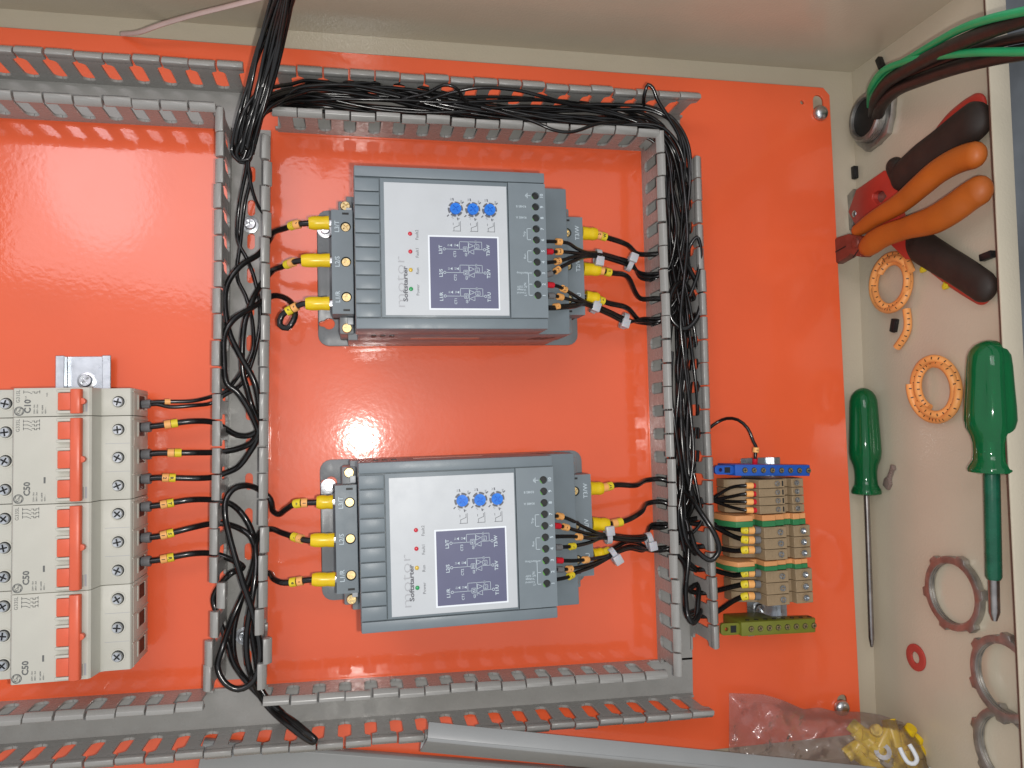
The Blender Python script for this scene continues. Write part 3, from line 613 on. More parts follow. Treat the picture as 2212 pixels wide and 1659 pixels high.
    for a, b in ((5, 6), (3, 4)):
        p.path([(hu[a],VT(112.6)),(hu[a],VT(110.2)),(hu[b],VT(110.2)),(hu[b],VT(112.6))], z, .3)
    p.path([(hu[0],VT(112.6)),(hu[0],VT(110.4)),(hu[2],VT(110.4)),(hu[2],VT(112.6))], z, .3).line(hu[1],VT(110.4),hu[1],VT(112.6),z,.3)
    p.text('Trip', 2.1, (hu[5]+hu[6])/2, VT(108.4), z).text('Run', 2.1, (hu[3]+hu[4])/2, VT(108.4), z).text('RS485 B', 2.0, hu[8], VT(106.6), z, 90).text('RS485 A', 2.0, hu[7], VT(106.6), z, 90)
    p.text('Start/Stop', 1.9, hu[2], VT(106.4), z, 90).text('Control', 1.9, hu[0]+1.6, VT(105.5), z, 90).text('Voltage', 1.9, hu[0]+3.6, VT(105.5), z, 90).text('AC 220V', 1.8, hu[0]+5.6, VT(106), z, 90).text('L', 2.3, hu[0], VT(108.2), z).text('N', 2.3, hu[1], VT(108.0), z)
    p.line(hu[9]-1.6,VT(111),hu[9]+1.6,VT(111),z,.3).line(hu[9],VT(111),hu[9],VT(113),z,.3).line(hu[9]-1,VT(110.4),hu[9]+1,VT(110.4),z,.3).line(hu[9]-.5,VT(109.8),hu[9]+.5,VT(109.8),z,.3)
    p.build('lettering', M_ltprint, t)
    # terminal blocks at both ends
    for end in (1, -1):
        v0, v1 = (62.2, 76.4) if end > 0 else (-100.5, -84.7)
        uc = [-24, 0, 24]
        vs = 67 if end > 0 else -88.6
        tb = MB().holes([(-35.5,v0),(35.5,v0),(35.5,v1),(-35.5,v1)], [circ(3.5, 16, u, vs) for u in uc], 51, 60).box(-35.5, 35.5, v0+.05, v1-.05, 42, 51).build('terminal_block', M_grey, t)
        for u in uc: screw(t, u, vs, 57.5, 3.2, M_brass, 15+u)
        g = MB().text('L1/R' if end > 0 else 'T1/U', 4.3, -24, 72.6 if end > 0 else -96.4, 60.06, bold=.01).text('L2/S' if end > 0 else 'T2/V', 4.3, 0, 72.6 if end > 0 else -96.4, 60.06, bold=.01).text('L3/T' if end > 0 else 'T3/W', 4.3, 24, 72.6 if end > 0 else -96.4, 60.06, bold=.01)
        g.build('lettering', M_ltprint, tb)
        for u in (-33, 33): MB().box(u-.7, u+.7, vs-2.2, vs+2.2, 59.9, 60.12).build('slot', M_dark, tb)
        MB().box(-34.5, 34.5, v1-6 if end > 0 else v0, v1 if end > 0 else v0+6, 26, 41.95).build('shadow_box', M_dark, t)  # dark box put in for the shadow under the block's outer edge
        # ledge with the fixing screws
        e0, e1 = (62, 72) if end > 0 else (-96, -84.7)
        MB().box(-47, 47, e0, e1, 3, 41.8).build('end_ledge', M_greyb, t, 1.2)
        for u in (-43, 43): screw(t, u, (e0+e1)/2, 43, 3.5, M_brass, 33 if u > 0 else 8)
    for u in (-38.5, 38.5): MB().box(u-2.4, u+2.4, 62.5, 66.5, 42, 47).build('clip', M_face, t, .3)
    q = MB().lathe([(5.6,0),(5.6,1),(4.6,1.2)], 18).build('screw_washer', M_zinc, t); q.location = Vector((scr_u, 82.0, 3.1))*S
    screw(t, scr_u, 82.0, 5.4, 3.4, M_zinc, 20)
    return t
starter('upper of the two grey soft starters, with silver faceplate and blue trimmers', (66.3, 115.6), 0.0, 35.5)
starter('lower of the two grey soft starters, its faceplate glaring in the flash', (66.6, -69.8), .35, 31.5)

# ------------------------------------------------------------------ DIN rails
def rail(label, c, y0, y1, scr):
    t = thing('mounting_rail', label, 'rail', (c, 0, 0))
    pr = [(-17.5,7),(-13,7),(-13,.5),(13,.5),(13,7),(17.5,7),(17.5,8),(12,8),(12,1.5),(-12,1.5),(-12,8),(-17.5,8)]
    g = MB(); M = Matrix(((1,0,0,0),(0,0,1,0),(0,1,0,0),(0,0,0,1)))
    g.prism(pr, y0, y1, M); g.f = [f[::-1] for f in g.f]
    g.build('hat_profile', M_rail, t, .3, 1)
    for sx, sy in scr:
        MB().lathe([(6,0),(6,1),(5,1.3)], 18).build('screw_washer', M_zinc, t).location = Vector((sx, sy, 1.55))*S
        screw(t, sx, sy, 4.2, 4.4, M_zinc, 40)
    return t
cr = (U(121,790,7.5).x+U(239,790,7.5).x)/2
rail('silver hat rail sticking out above the breakers', cr, -150, U(180,768,7.5).y, [(U(185,822,4).x-cr, U(185,822,4).y)])
ct = (U(1601,1000,8).x+U(1686,1000,8).x)/2; yt0, yt1 = U(1640,1335,8).y, U(1640,989,8).y
rail('short silver hat rail under the terminal strip', ct, yt0-14, yt1, [(U(1641,1316,4).x-ct, U(1641,1316,4).y)])

# ------------------------------------------------------------------ circuit breakers
XB = -178.0
def breaker(label, ytop, poles, rating, model):
    wd = 17.9*poles-.35; y0 = ytop-wd
    t = thing('circuit_breaker', label, 'circuit breaker', (XB, y0, 0), (0, 0, R(90)), 'ivory circuit breakers')
    # outline (v,z) swept along u; v- is photo right
    pr = [(-40.5,9),(-40.5,48.6),(-39.6,50),(-24.6,50),(-22.6,51),(-20.6,62.8),(-19.2,64),(22.8,64),(23.6,63),(24.2,50),(40.5,50),(40.5,9)]
    MB().profx(pr, 0, wd).build('body', M_breaker, t, .35)
    def b(*a): return MB().box(*a)
    for k in range(poles):
        u = (k+.5)*17.9-.1
        # lever well, lever stub and guide ribs
        MB().box(u-5.4, u+5.4, -10.0, -2.6+.2, 64.02, 67.2).build('lever', M_toggle, t, .6)
        for sg in (-1, 1):
            MB().prism([(u+sg*5.7, -11.5),(u+sg*7.4, -11.5),(u+sg*7.4, -1.8),(u+sg*5.7, -1.8)], 64, 67.6).build('guide_rib', M_breaker, t, .5)
        # terminal screw in its well
        for vv in (-32.6, 32.6):
            MB().holes(circ(4.6, 20, u, vv), [circ(3.7, 20, u, vv)], 50.0, 50.35).build('screw_rim', M_breaker, t)
            MB().cyl((u, vv, 50.0), 3.68, .12, 20).build('screw_well', M_dark, t)
            screw(t, u-.2, vv+.2, 51.0, 3.25, M_zinc, 20+37*k+int(abs(ytop))*13)
        # cable opening on the side facing the duct
        MB().box(u-4.4, u+4.4, -40.9, -40.4, 19, 33).build('cable_opening', M_dark, t)
        MB().box(u-4.9, u+4.9, -41.1, -40.45, 33, 36).box(u-4.9, u+4.9, -41.1, -40.45, 14.5, 19).build('clamp_lip', M_breaker, t, .2)
        MB().box(u+6.2, u+6.9, -41.0, -40.45, 9.5, 48).build('side_rib', M_breaker, t)
        if k: MB().box(k*17.9-.2, k*17.9+.05, -39.4, -24.8, 49.98, 50.03).build('pole_seam', M_gyprint, t)
    MB().box(0, wd, -40.75, -40.5, 44, 45.2).build('edge_line', M_breaker, t)
    # tie bar
    prb = [(-9.3+.0, 67.0),(-3.2,67.0),(-2.6,69.5),(-3.4,71.4),(-6.2,72.2),(-8.8,71.4),(-9.6,69.5)]
    bar = MB().profx([(v-8.4, z_) for v, z_ in prb], 1.2, wd-1.2).build('toggle_bar', M_toggle, t, .5)
    bar.location = Vector((0, 1.2, -1.4))*S
    MB().cyl((wd/2, -16.7, 65.2), 2.0, 4, 14).build('thumb_nub', M_toggle, t, .4)
    # print
    p = MB(); z = 64.06; ul = 3.0
    p.text(rating, 5.0, 1.0+4.2, 15.2 if poles == 1 else 15.2, z, al='LEFT', bold=.035) if poles > 1 else p.text(rating, 5.0, 2.0, 15.2, z, al='LEFT', bold=.035)
    ex = 3.6 if poles > 1 else 3.4
    p.ringflat(ex, 20.0, z, 2.6, .55, 22).ringflat(ex, 20.0, z, 2.0, .2, 20).text('G', 2.7, ex-.6, 20.2, z, 20, bold=.01).text('e', 2.4, ex+.7, 19.7, z, 20, bold=.01)
    for k in range(4):
        a = R(90*k+45); p.line(ex+2.3*math.cos(a), 20+2.3*math.sin(a), ex+1.7*math.cos(a+.5), 20+1.7*math.sin(a+.5), z, .35)
    for i, s_ in enumerate(('220V~ 5kA', '380V~ 3kA')): p.text(s_, 1.25, 1.6, 11.6-i*1.7, z, al='LEFT', bold=.02)
    for i, s_ in enumerate(('IEC 60898', '400V~ -')): p.text(s_, 1.25, 1.6, 7.0-i*1.7, z, al='LEFT', bold=.02)
    ut = wd-1.0
    p.text(model, 3.0, ut, 20.6, z, al='RIGHT', bold=.0)
    nn = poles
    for k in range(nn):
        u = ut-1.4-2.3*k
        p.path([(u,17.6),(u,15.2),(u-1.1,13.0)], z, .35).path([(u,12.8),(u,11.4),(u-.8,11.4),(u-.8,10.2),(u,10.2),(u,8.6)], z, .35).line(u-.8, 17.6, u+.8, 17.6, z, .35).line(u-.8, 8.6, u+.8, 8.6, z, .35)
    if poles == 1: p.text('3 kA', 1.4, ut-5.2, 16.4, z).text('NBR', 1.3, ut-3.2, 4.5, z)
    else: p.box(ut-39.8, ut-36.0, 5.0, 6.1, z-.03, z+.03)
    p.build('lettering', M_brkdark, t)
    MB().box(2.4, 9.6, -18.2-.2, -17.2, 64, 64.1).build('status_window', M_gyprint, t)
    g = MB()
    for k in range(12): g.box(2.4+k*.6, 2.7+k*.6, -16.6, -15.8, 64.0, 64.06)
    g.build('status_lettering', M_brkdark, t)
    return t
Y0B = 32.6
breaker('narrow single-pole circuit breaker marked C10 at the top', Y0B, 1, 'C10', 'G31SL')
breaker('three-pole circuit breaker marked C50, directly below the single-pole one', Y0B-17.9, 3, 'C50', 'G33SL')
breaker('three-pole circuit breaker marked C50, middle of the row', Y0B-17.9*4, 3, 'C50', 'G33SL')
breaker('lowest three-pole circuit breaker marked C50, with no wires connected', Y0B-17.9*7, 3, 'C50', 'G33SL')

# ------------------------------------------------------------------ terminal strip
def tX(zx, h=HT): return U(1514.2+zx*.2645, 1150, h).x
def feed(label, zy0, zy1, group, m=M_term, thick=False):
    y1 = ZT(600, zy0, HT).y; y0 = ZT(600, zy1, HT).y; yc = (y0+y1)/2; wd = (y1-y0)-.25
    t = thing('terminal_block', label, 'terminal', (ct, yc, 0), (0,0,0), group)
    x = lambda zx: tX(zx)-ct
    dx = 22 if thick else 0
    a, b_, c_, d_ = x(490+dx*1.2), x(700), x(762), x(860+dx*1.7)
    pr = [(a-17, 9),(a-17, 21),(a-14, 25),(a-3, 29),(a-.6, 31),(a, HT),(b_, HT),(b_+.6, 38),(c_-.6, 38),(c_, HT-.6),(d_, HT-1),(d_+1.5, 36),(d_+3, 22),(d_+3, 9)]
    M = Matrix(((1,0,0,0),(0,0,-1,0),(0,1,0,0),(0,0,0,1)))
    MB().prism(pr, -wd/2, wd/2, M).build('housing', m, t, .3, 1)
    r = min(2.6, wd*.36)
    for zx in (640+dx*.3, 800+dx*1.6):
        MB().holes(circ(r*1.25, 18, x(zx), 0), [circ(r*1.02, 18, x(zx), 0)], HT-.9, HT+.25).build('screw_rim', m, t)
        screw(t, x(zx), 0, HT+.1, r*.95, M_cast if not thick else M_zinc, 30+zx+zy0)
    # marking window with a few raised cells
    for k in range(3): MB().box(x(505+dx)+k*2.6, x(505+dx)+k*2.6+2.1, -wd*.36, wd*.36, HT+.02, HT+.22).build('marking_cell', m, t, .08, 1)
    if not thick: MB().box(x(678), x(690), -wd*.32, wd*.32, HT, HT+.08).build('test_slot', M_dark, t)
    return t
GT = 'beige feed-through terminals'
for i, (a, b_) in enumerate(((265,336),(338,405),(407,475),(477,545))): feed(f'narrow beige screw terminal, {nm[i]} below the blue block', a, b_, GT)
for i, (a, b_) in enumerate(((652,745),(747,835),(837,925))): feed(f'wide beige screw terminal between the two green-peach ones, {["top","middle","bottom"][i]}', a, b_, GT, thick=True)
for i, (a, b_) in enumerate(((1012,1108),(1110,1206),(1208,1298))): feed(f'wide beige screw terminal below the lower green-peach one, {["top","middle","bottom"][i]}', a, b_, GT, thick=True)
def earth(label, zy0, zy1):
    y1 = ZT(600, zy0, HT).y; y0 = ZT(600, zy1, HT).y; yc = (y0+y1)/2; wd = (y1-y0)-.3
    t = thing('earth_terminal', label, 'terminal', (ct, yc, 0), (0,0,0), 'green and peach earth terminals')
    x = lambda zx: tX(zx)-ct
    M = Matrix(((1,0,0,0),(0,0,-1,0),(0,1,0,0),(0,0,0,1)))
    pr = [(x(250), 9),(x(250), 30),(x(300), HT-2),(x(440), HT-2),(x(442), 34),(x(498), 34),(x(500), HT+1.4),(x(606), HT+1.4),(x(610), HT-1),(x(690), HT-1),(x(696), HT-4),(x(752), HT-4),(x(756), HT+.4),(x(810), HT+.4),(x(814), HT-1),(x(866), HT-1),(x(874), 30),(x(876), 9)]
    MB().prism(pr, -wd/2, 0, M).build('peach_half', M_termo, t, .35, 1)
    MB().prism(pr, .02, wd/2, M).build('green_half', M_termg, t, .35, 1)
    return t
earth('green and peach earth terminal below the four narrow beige ones', 550, 648)
earth('green and peach earth terminal lower in the strip, amid wide beige ones', 928, 1010)
def busblock(label, A, B, m, tail, n, sz):
    """long terminal bar, axis A-B in pixels at its top"""
    h = 40.0; a = U(*A, h); b_ = U(*B, h); d = b_-a; Lg = d.length; ang = math.atan2(d.y, d.x)
    t = thing('busbar_terminal', label, 'terminal', (a.x, a.y, 0), (0,0,ang), 'insulated busbar terminals')
    M = Matrix(((1,0,0,0),(0,0,-1,0),(0,1,0,0),(0,0,0,1)))
    MB().prism([(tail,10),(tail,h),(Lg-2,h),(Lg,h-3),(Lg,h-12),(tail+34,h-14),(tail+30,10)], -sz/2, sz/2, M).build('housing', m, t, .7)
    MB().holes(rrect(0, tail+.2, -sz/2+.8, sz/2-.8, 2.5), [circ(1.5, 12, tail*.30, 0)], h-5, h-2.5).build('fixing_lug', m, t, .3)
    MB().box(tail*.5, tail*.8, -sz/4, sz/4, h-2.52, h-2.3).build('lug_pocket', M_dark, t)
    for k in range(n):
        xx = tail+8+(Lg-tail-11)*k/(n-1)
        MB().cyl((xx, 0, h-.2), 2.25, .3, 16).build('screw_well', M_dark, t); screw(t, xx, 0, h+.25, 1.9, M_brass, 25*k)
        if sz > 9.5: MB().cyl((xx, sz/2-.2, h-6), 1.7, .6, 10, M=Matrix.Translation((xx, sz/2-.3, h-6)) @ Matrix.Rotation(R(-90), 4, 'X') @ Matrix.Translation((-xx, -sz/2+.2, -h+6))).build('wire_hole', M_dark, t)
    return t
busblock('blue neutral busbar terminal at the top of the strip', (1548,1015.5), (1754,1016.5), M_tblue, 15.5, 8, 8.6)
busblock('olive green earth busbar terminal at the bottom of the strip', (1561,1362), (1766,1351), M_tolive, 15.5, 8, 10.5)

# ------------------------------------------------------------------ loose duct covers and strap
def cover(label, A, B, wdt, leg, roll, ends=None):
    A = Vector(A); B = Vector(B); d = (B-A); Lg = d.length; X = d.normalized()
    Yv = Vector((0,0,1)).cross(X).normalized(); Zv = X.cross(Yv)
    c, s_ = math.cos(R(roll)), math.sin(R(roll)); Y2 = Yv*c+Zv*s_; Z2_ = X.cross(Y2)
    t = tag(ob('duct_cover', None), label, 'duct cover', 'loose grey duct covers')
    mt = Matrix((X, Y2, Z2_)).transposed().to_4x4(); mt.translation = A*S; t.matrix_world = mt
    h = wdt/2
    MB().profx([(-h,-1.8),(-h+1.8,0),(h-1.8,0),(h,-1.8),(h-1.4,-2.2),(h-2.4,-1.5),(-h+2.4,-1.5),(-h+1.4,-2.2)], 0, Lg).build('top_face', M_cover, t, .3, 2)
    for sg in (-1, 1):
        MB().profx([(sg*h,-1.8),(sg*(h-1.4),-2.2),(sg*(h-1.4),-leg+1.5),(sg*(h-3.2),-leg+.8),(sg*(h-3.2),-leg),(sg*h,-leg)], 0, Lg).build('clip_leg', M_cover, t, .3, 2)
    return t
# near cover: seen on its rounded edge
e1, e2 = U(918,1600,63), U(1900,1695,66); yv = Vector((0, math.cos(R(55)), math.sin(R(55))))*15
cover('grey duct cover tipped on its edge over the bottom duct', e1-yv, e2-yv, 30, 12, 55)
cover('grey duct cover lying flat below the bottom duct', U(430,1650,9), U(1330,1716,9), 30, 8, 0)
sp = [U(264,73,3), U(300,70,14), U(345,54,22), (U(420,32,34)), U(500,12,48), U(600,-14,66), U(760,-60,96)]
tag(MB().tube(spline(sp, 5), 1.9, 8, flat=(Vector((0,0,1)), .45)).build('plastic_strap', M_strap, None, ang=60), 'pinkish clear plastic strap leaning at the top left', 'strap')

# ------------------------------------------------------------------ things lying on the cabinet floor (photo right)
FR = Matrix.Rotation(R(-90), 4, 'Y')
def froot(name, label, cat, px, py, group=None, off=0, spin=0):
    c = F(px, py, off); t = tag(ob(name, None), label, cat, group)
    M = Matrix.Translation(c*S) @ FR @ Matrix.Rotation(R(spin), 4, 'Z'); t.matrix_world = M
    return t, c
def fl_(c, px, py, off): p = F(px, py, off); return Vector((p.z-c.z, p.y-c.y, off))
def flatpoly(c, pts, off): return [tuple(fl_(c, x, y, off)[:2]) for x, y in pts]
# cable gland
t, c = froot('cable_gland', 'grey metal cable gland with lock nut in the cabinet floor', 'cable gland', 1893, 255)
hexo = [(26*math.cos(R(12+a*15))*(1.09 if a % 4 == 0 else 1), 26*math.sin(R(12+a*15))*(1.09 if a % 4 == 0 else 1)) for a in range(24)]
MB().holes(hexo, [circ(20.6, 28)], .2, 5.5).build('lock_nut', M_cast, t, .5)
MB().lathe([(20.5,.2),(20.5,12),(19,13.2),(16.6,13.2),(16.2,11.8),(16,.6)], 32).build('threaded_body', M_cast, t)
MB().cyl((0,0,9.5), 16.1, 1, 28).build('opening', M_dark, t)
for k in range(3): MB().holes(circ(21.1, 28), [circ(20.3, 28)], 6.4+2*k, 7.2+2*k).build('thread', M_cast, t)
# cables through the gland
def cable(name, label, pts, r, m, grp):
    P = spline([F(*p) for p in pts], 5); tag(MB().tube(P, r, 12).build(name, m, None, ang=60), label, 'cable', grp)
cable('cable', 'thick black cable from the gland, upper one', [(1888,262,-6),(1889,240,12),(1893,215,24),(1915,180,34),(1960,150,44),(2020,118,54),(2085,88,64),(2160,58,72),(2260,25,78),(2590,-65,138)], 4.9, M_cable, 'cables through the gland')
cable('cable', 'thick black cable from the gland, lower one', [(1893,268,-6),(1897,246,12),(1905,226,20),(1935,196,28),(2000,168,36),(2070,144,44),(2150,124,52),(2260,104,60),(2590,14,120)], 4.9, M_cable, 'cables through the gland')
cable('cable', 'thinner black cable between the two thick ones', [(1890,262,-6),(1893,236,12),(1902,212,20),(1940,175,28),(2020,140,38),(2100,108,48),(2180,86,56),(2260,70,62),(2590,-20,122)], 3.4, M_cable, 'cables through the gland')
cable('wire', 'lower bright green wire from the gland', [(1880,255,-4),(1879,215,16),(1883,186,34),(1908,153,42),(1958,133,48),(2010,123,54),(2108,113,64),(2260,108,74),(2590,18,134)], 2.6, M_green, 'green wires through the gland')
cable('wire', 'upper bright green wire from the gland', [(1884,258,-4),(1884,220,16),(1890,190,30),(1930,148,38),(1975,120,46),(2025,90,56),(2075,63,66),(2141,40,78),(2260,14,92),(2590,-76,152)], 2.6, M_green, 'green wires through the gland')
# crimping tool
t, c = froot('crimping_tool', 'crimping tool with red body and black grips', 'crimping tool', 1925, 420)
bo = [(1838,458),(1856,410),(1917,368),(1937,378),(1948,402),(1940,440),(1952,480),(1975,505),(1985,560),(1960,560),(1920,520),(1860,500)]
MB().holes(flatpoly(c, bo, 8), [flatpoly(c, [(1890,430),(1892,418),(1903,412),(1914,413),(1921,424),(1912,436),(1900,441)], 8)], 4, 11).build('body', M_crimp, t, .8)
MB().prism(flatpoly(c, [(1886,445),(1890,415),(1908,408),(1924,420),(1915,440)], 5), 3, 5.5).build('ratchet', M_cast, t)
MB().prism(flatpoly(c, [(1829,470),(1834,425),(1850,408),(1858,412),(1852,455),(1845,495),(1834,500)], 6), 2.5, 9).build('jaw', M_cast, t, .6)
MB().lathe(dome(3.6, 3), 14).build('pivot', M_zinc, t).location = Vector(fl_(c, 1849, 462, 9))*S
def grip(root, c, pts, r, m, name='grip', fl=.62, n=14):
    P = spline([fl_(c, *p[:3]) for p in pts], 1.2); k = len(P)
    rs = []
    for i in range(k):
        s_ = i/(k-1)*(len(pts)-1); j = min(int(s_), len(pts)-2); rs.append(pts[j][3]+(pts[j+1][3]-pts[j][3])*(s_-j))
    Ls = [0]
    for a_, b_ in zip(P, P[1:]): Ls.append(Ls[-1]+(b_-a_).length)
    rr = []
    for i in range(k):
        x = rs[i]*r; dd = min(Ls[i], Ls[-1]-Ls[i])+.25; rr.append(x*math.sqrt(max(0, 1-max(0, 1-dd/x)**2)))
    return MB().tube(P, rr, n, flat=(Vector((0,0,1)), fl)).build(name, m, root, ang=60)
grip(t, c, [(1930,396,9,.8),(1946,384,9,.95),(1985,352,9,1.02),(2030,318,9,1.0),(2080,280,9,1.02),(2112,258,9,1.05),(2136,240,9,1.05)], 14.2, M_grip)
grip(t, c, [(1930,343,8,1),(1934,358,8,1),(1944,378,8,1.05),(1955,388,8,1)], 8.2, M_grip, 'finger_stop', .8)
grip(t, c, [(1962,508,8,.5),(1985,530,8,1.0),(2030,560,8,.96),(2075,588,8,.92),(2110,612,8,.9),(2128,625,8,.88),(2142,634,8,.86)], 13.2, M_grip)
grip(t, c, [(1985,545,3,.5),(2040,582,3,.7),(2095,618,3,.78),(2122,634,3,.76),(2136,643,3,.74)], 12.5, M_crimp, 'grip_lining', .3)
grip(t, c, [(2020,300,3,.5),(2070,258,3,.8),(2105,236,3,.9),(2132,222,3,.9)], 12, M_crimp, 'grip_lining', .3)
# diagonal cutters on top of the crimping tool
t, c = froot('diagonal_cutters', 'diagonal cutters with curved orange grips lying over the crimping tool', 'pliers', 1960, 470)
grip(t, c, [(1842,502,33,.5),(1858,494,32,.70),(1890,472,30,.78),(1949,436,27,.88),(1989,402,25,.96),(2029,369,23,1.02),(2068,347,21,1.03),(2098,337,20,1.02),(2126,333,20,1.0)], 9.4, M_plier, fl=.8)
grip(t, c, [(1862,545,33,.8),(1874,533,33,1.0),(1905,512,31,.92),(1960,492,28,.88),(2020,473,26,1.0),(2062,448,24,1.12),(2095,424,22,1.16),(2118,410,21,1.12),(2138,400,21,1.08)], 9.6, M_plier, fl=.8)
hd = [(1781,561),(1786,543),(1797,526),(1813,513),(1838,505),(1866,512),(1880,530),(1868,556),(1852,553),(1842,548),(1834,556),(1809,570),(1792,569)]
MB().prism(flatpoly(c, hd, 34), 28, 37).build('head', M_plhead, t, 1.2)
MB().lathe(dome(4.6, 2), 16).build('pivot', M_plhead, t).location = Vector(fl_(c, 1848, 524, 37))*S
for a, b_ in (((1842,556),(1866,522)), ((1790,552),(1826,532))):
    MB().tube([fl_(c, *a, 37.1), fl_(c, *b_, 37.1)], .5, 6).build('cutting_edge', M_dark, t)
# screwdrivers
def screwdriver(label, top, neck, tip, rh, rs, sleeve_to=None, offc=None):
    off = rh+.3
    A, N, T = F(*top, off), F(*neck, off), F(*tip, off*.62)
    t = tag(ob('screwdriver', None), label, 'screwdriver', 'green-handled screwdrivers')
    ax = (N-A).normalized(); Zr = Vector((-1,0,0)); Xr = Zr.cross(ax).normalized(); Zr = ax.cross(Xr)*1
    mt = Matrix((Xr, ax.cross(Xr), ax)).transposed().to_4x4(); mt.translation = A*S; t.matrix_world = mt
    Lh = (N-A).length; n = 36
    prof = [(0,.12),(.01,.34),(.035,.6),(.075,.8),(.12,.9),(.2,.95),(.35,1.0),(.5,1.06),(.60,1.08),(.66,1.0),(.72,.82),(.77,.74),(.84,.72),(.90,.76),(.94,.92),(.965,.98),(.985,.95),(1,.6)]
    vs = []; fs = []
    for k, (s_, r_) in enumerate(prof):
        for i in range(n):
            a = 2*math.pi*i/n; fl2 = 0
            if .1 < s_ < .66: fl2 = .14*max(0, math.cos(6*a))**2*min(1, (s_-.1)/.12)*min(1, (.68-s_)/.08)
            vs.append((rh*r_*(1-fl2)*math.cos(a), rh*r_*(1-fl2)*math.sin(a), s_*Lh))
    for k in range(len(prof)-1): fs += [(k*n+i, k*n+(i+1)%n, (k+1)*n+(i+1)%n, (k+1)*n+i) for i in range(n)]
    fs += [tuple(range(n-1,-1,-1)), tuple(range((len(prof)-1)*n, len(prof)*n))]
    MB().add(vs, fs).build('handle', M_sdg, t, ang=60)
    Ls = (T-N).length
    sh = MB().lathe([(rs,-Lh*.25),(rs,Ls*.94),(rs*.9,Ls*.955),(rs*.45,Ls)], 14).build('shaft', M_blade, t); sh.location = Vector((0,0,Lh))*S
    if sleeve_to:
        MB().lathe([(rs*1.45,-.5),(rs*1.45,Ls*sleeve_to-2),(rs*1.2,Ls*sleeve_to)], 16).build('shaft_sleeve', M_sleeve, t).location = Vector((0,0,Lh))*S
    return t
screwdriver('smaller green-handled screwdriver lying against the back, bare thin shaft', (1864,838), (1872,1070), (1884,1392), 12.4, 2.3)
screwdriver('larger green-handled screwdriver near the cabinet lip, green sleeve on its shaft', (2136,735), (2142,1024), (2152,1335), 15.0, 3.6, .72)
# marker strip coils
def coil(label, cx_, cy_, rx, ry, turns, r, a0, tilt=0, offs=(3.4, 8.5), spread=.16):
    c = F(cx_, cy_, 4); t = tag(ob('marker_strip', None), label, 'marker strip', 'peach cable marker strips'); t.location = c*S
    n = int(46*turns); P = []
    for i in range(n+1):
        s_ = i/n; a = a0+2*math.pi*turns*s_; q = 1+spread*(s_-.5)
        x = rx*q*math.cos(a); y = ry*q*math.sin(a); k = math.cos(R(tilt)); g = math.sin(R(tilt))
        P.append(F(cx_+x*k-y*g, cy_+x*g+y*k, offs[0]+(offs[1]-offs[0])*(.5+.5*math.sin(2.3*a+s_*3)))-c)
    MB().tube(P, r, 10).build('strip', M_coil, t, ang=60)
    g = MB(); Ln = 0
    for i in range(1, len(P)-1):
        Ln += (P[i]-P[i-1]).length
        if Ln > 4.0:
            Ln = 0; d = (P[i+1]-P[i-1]).normalized(); up = Vector((-.55,0,.83)); sd_ = d.cross(up).normalized(); up = sd_.cross(d)
            o = P[i]+up*(r+.06); e = sd_*1.0; f_ = d*.42
            g.add([o-e-f_, o+e-f_, o+e+f_, o-e+f_], [(0,1,2,3)])
    g.build('printed_digits', M_ink, t)
    return t
coil('peach marker strip coiled beside the orange cutters', 1926, 612, 37, 55, 2.35, 2.9, R(200), 12, spread=.34)
coil('peach marker strip coiled in the middle of the cabinet floor', 2020, 838, 45, 60, 2.2, 3.0, R(120), -8, spread=.42)
def ministrip(label, pts, r):
    c = F(*pts[0][:2], 3); t = tag(ob('marker_strip', None), label, 'marker strip', 'peach cable marker strips'); t.location = c*S
    P = spline([F(*p)-c for p in pts], 2); MB().tube(P, r, 10).build('strip', M_coil, t, ang=60)
    g = MB(); Ln = 0
    for i in range(1, len(P)-1):
        Ln += (P[i]-P[i-1]).length
        if Ln > 4.0:
            Ln = 0; d = (P[i+1]-P[i-1]).normalized(); up = Vector((-.45,0,.89)); sd_ = d.cross(up).normalized(); up = sd_.cross(d)
            o = P[i]+up*(r+.06); e = sd_*1.0; f_ = d*.42; g.add([o-e-f_, o+e-f_, o+e+f_, o-e+f_], [(0,1,2,3)])
    g.build('printed_digits', M_ink, t)
ministrip('short curved offcut of peach marker strip', [(1958,668,3.4),(1961,690,3.4),(1960,712,3.4),(1951,732,3.4),(1938,750,3.4)], 3.2)
# lock nuts, washer and crumbs
def locknut(label, px, py, ro, ri, spin, off=0):
    t, c = froot('lock_nut', label, 'lock nut', px, py, 'loose metal lock nuts', off, spin)
    out = []
    for k in range(6):
        a = 60*k
        for da, q in ((-30,1.0),(-20,1.0),(-9,1.0),(-6,1.10),(6,1.10),(9,1.0),(20,1.0)): out.append((ro*q*math.cos(R(a+da)), ro*q*math.sin(R(a+da))))
    MB().holes(out, [circ(ri, 36)], .3, 5.6).build('ring', M_cast, t, .5)
    for k in range(2): MB().holes(circ(ri+.15, 36), [circ(ri-.6, 36)], 1.4+2*k, 2.3+2*k).build('thread', M_cast, t)
    return t
locknut('metal lock nut lying alone below the green shaft', 2068, 1281, 27.5, 22.5, 8)
locknut('metal lock nut at the right edge, overlapping another', 2180, 1464, 28.5, 23.3, 22, 4.5)
locknut('metal lock nut in the bottom right corner, cut by the frame', 2186, 1622, 28.5, 23.3, 40)
t, c = froot('washer', 'small red fibre washer lying on the cabinet floor', 'washer', 1981, 1420)
MB().holes(circ(10.6, 24), [circ(4.6, 18)], .2, 1.8).build('ring', M_red, t, .2)
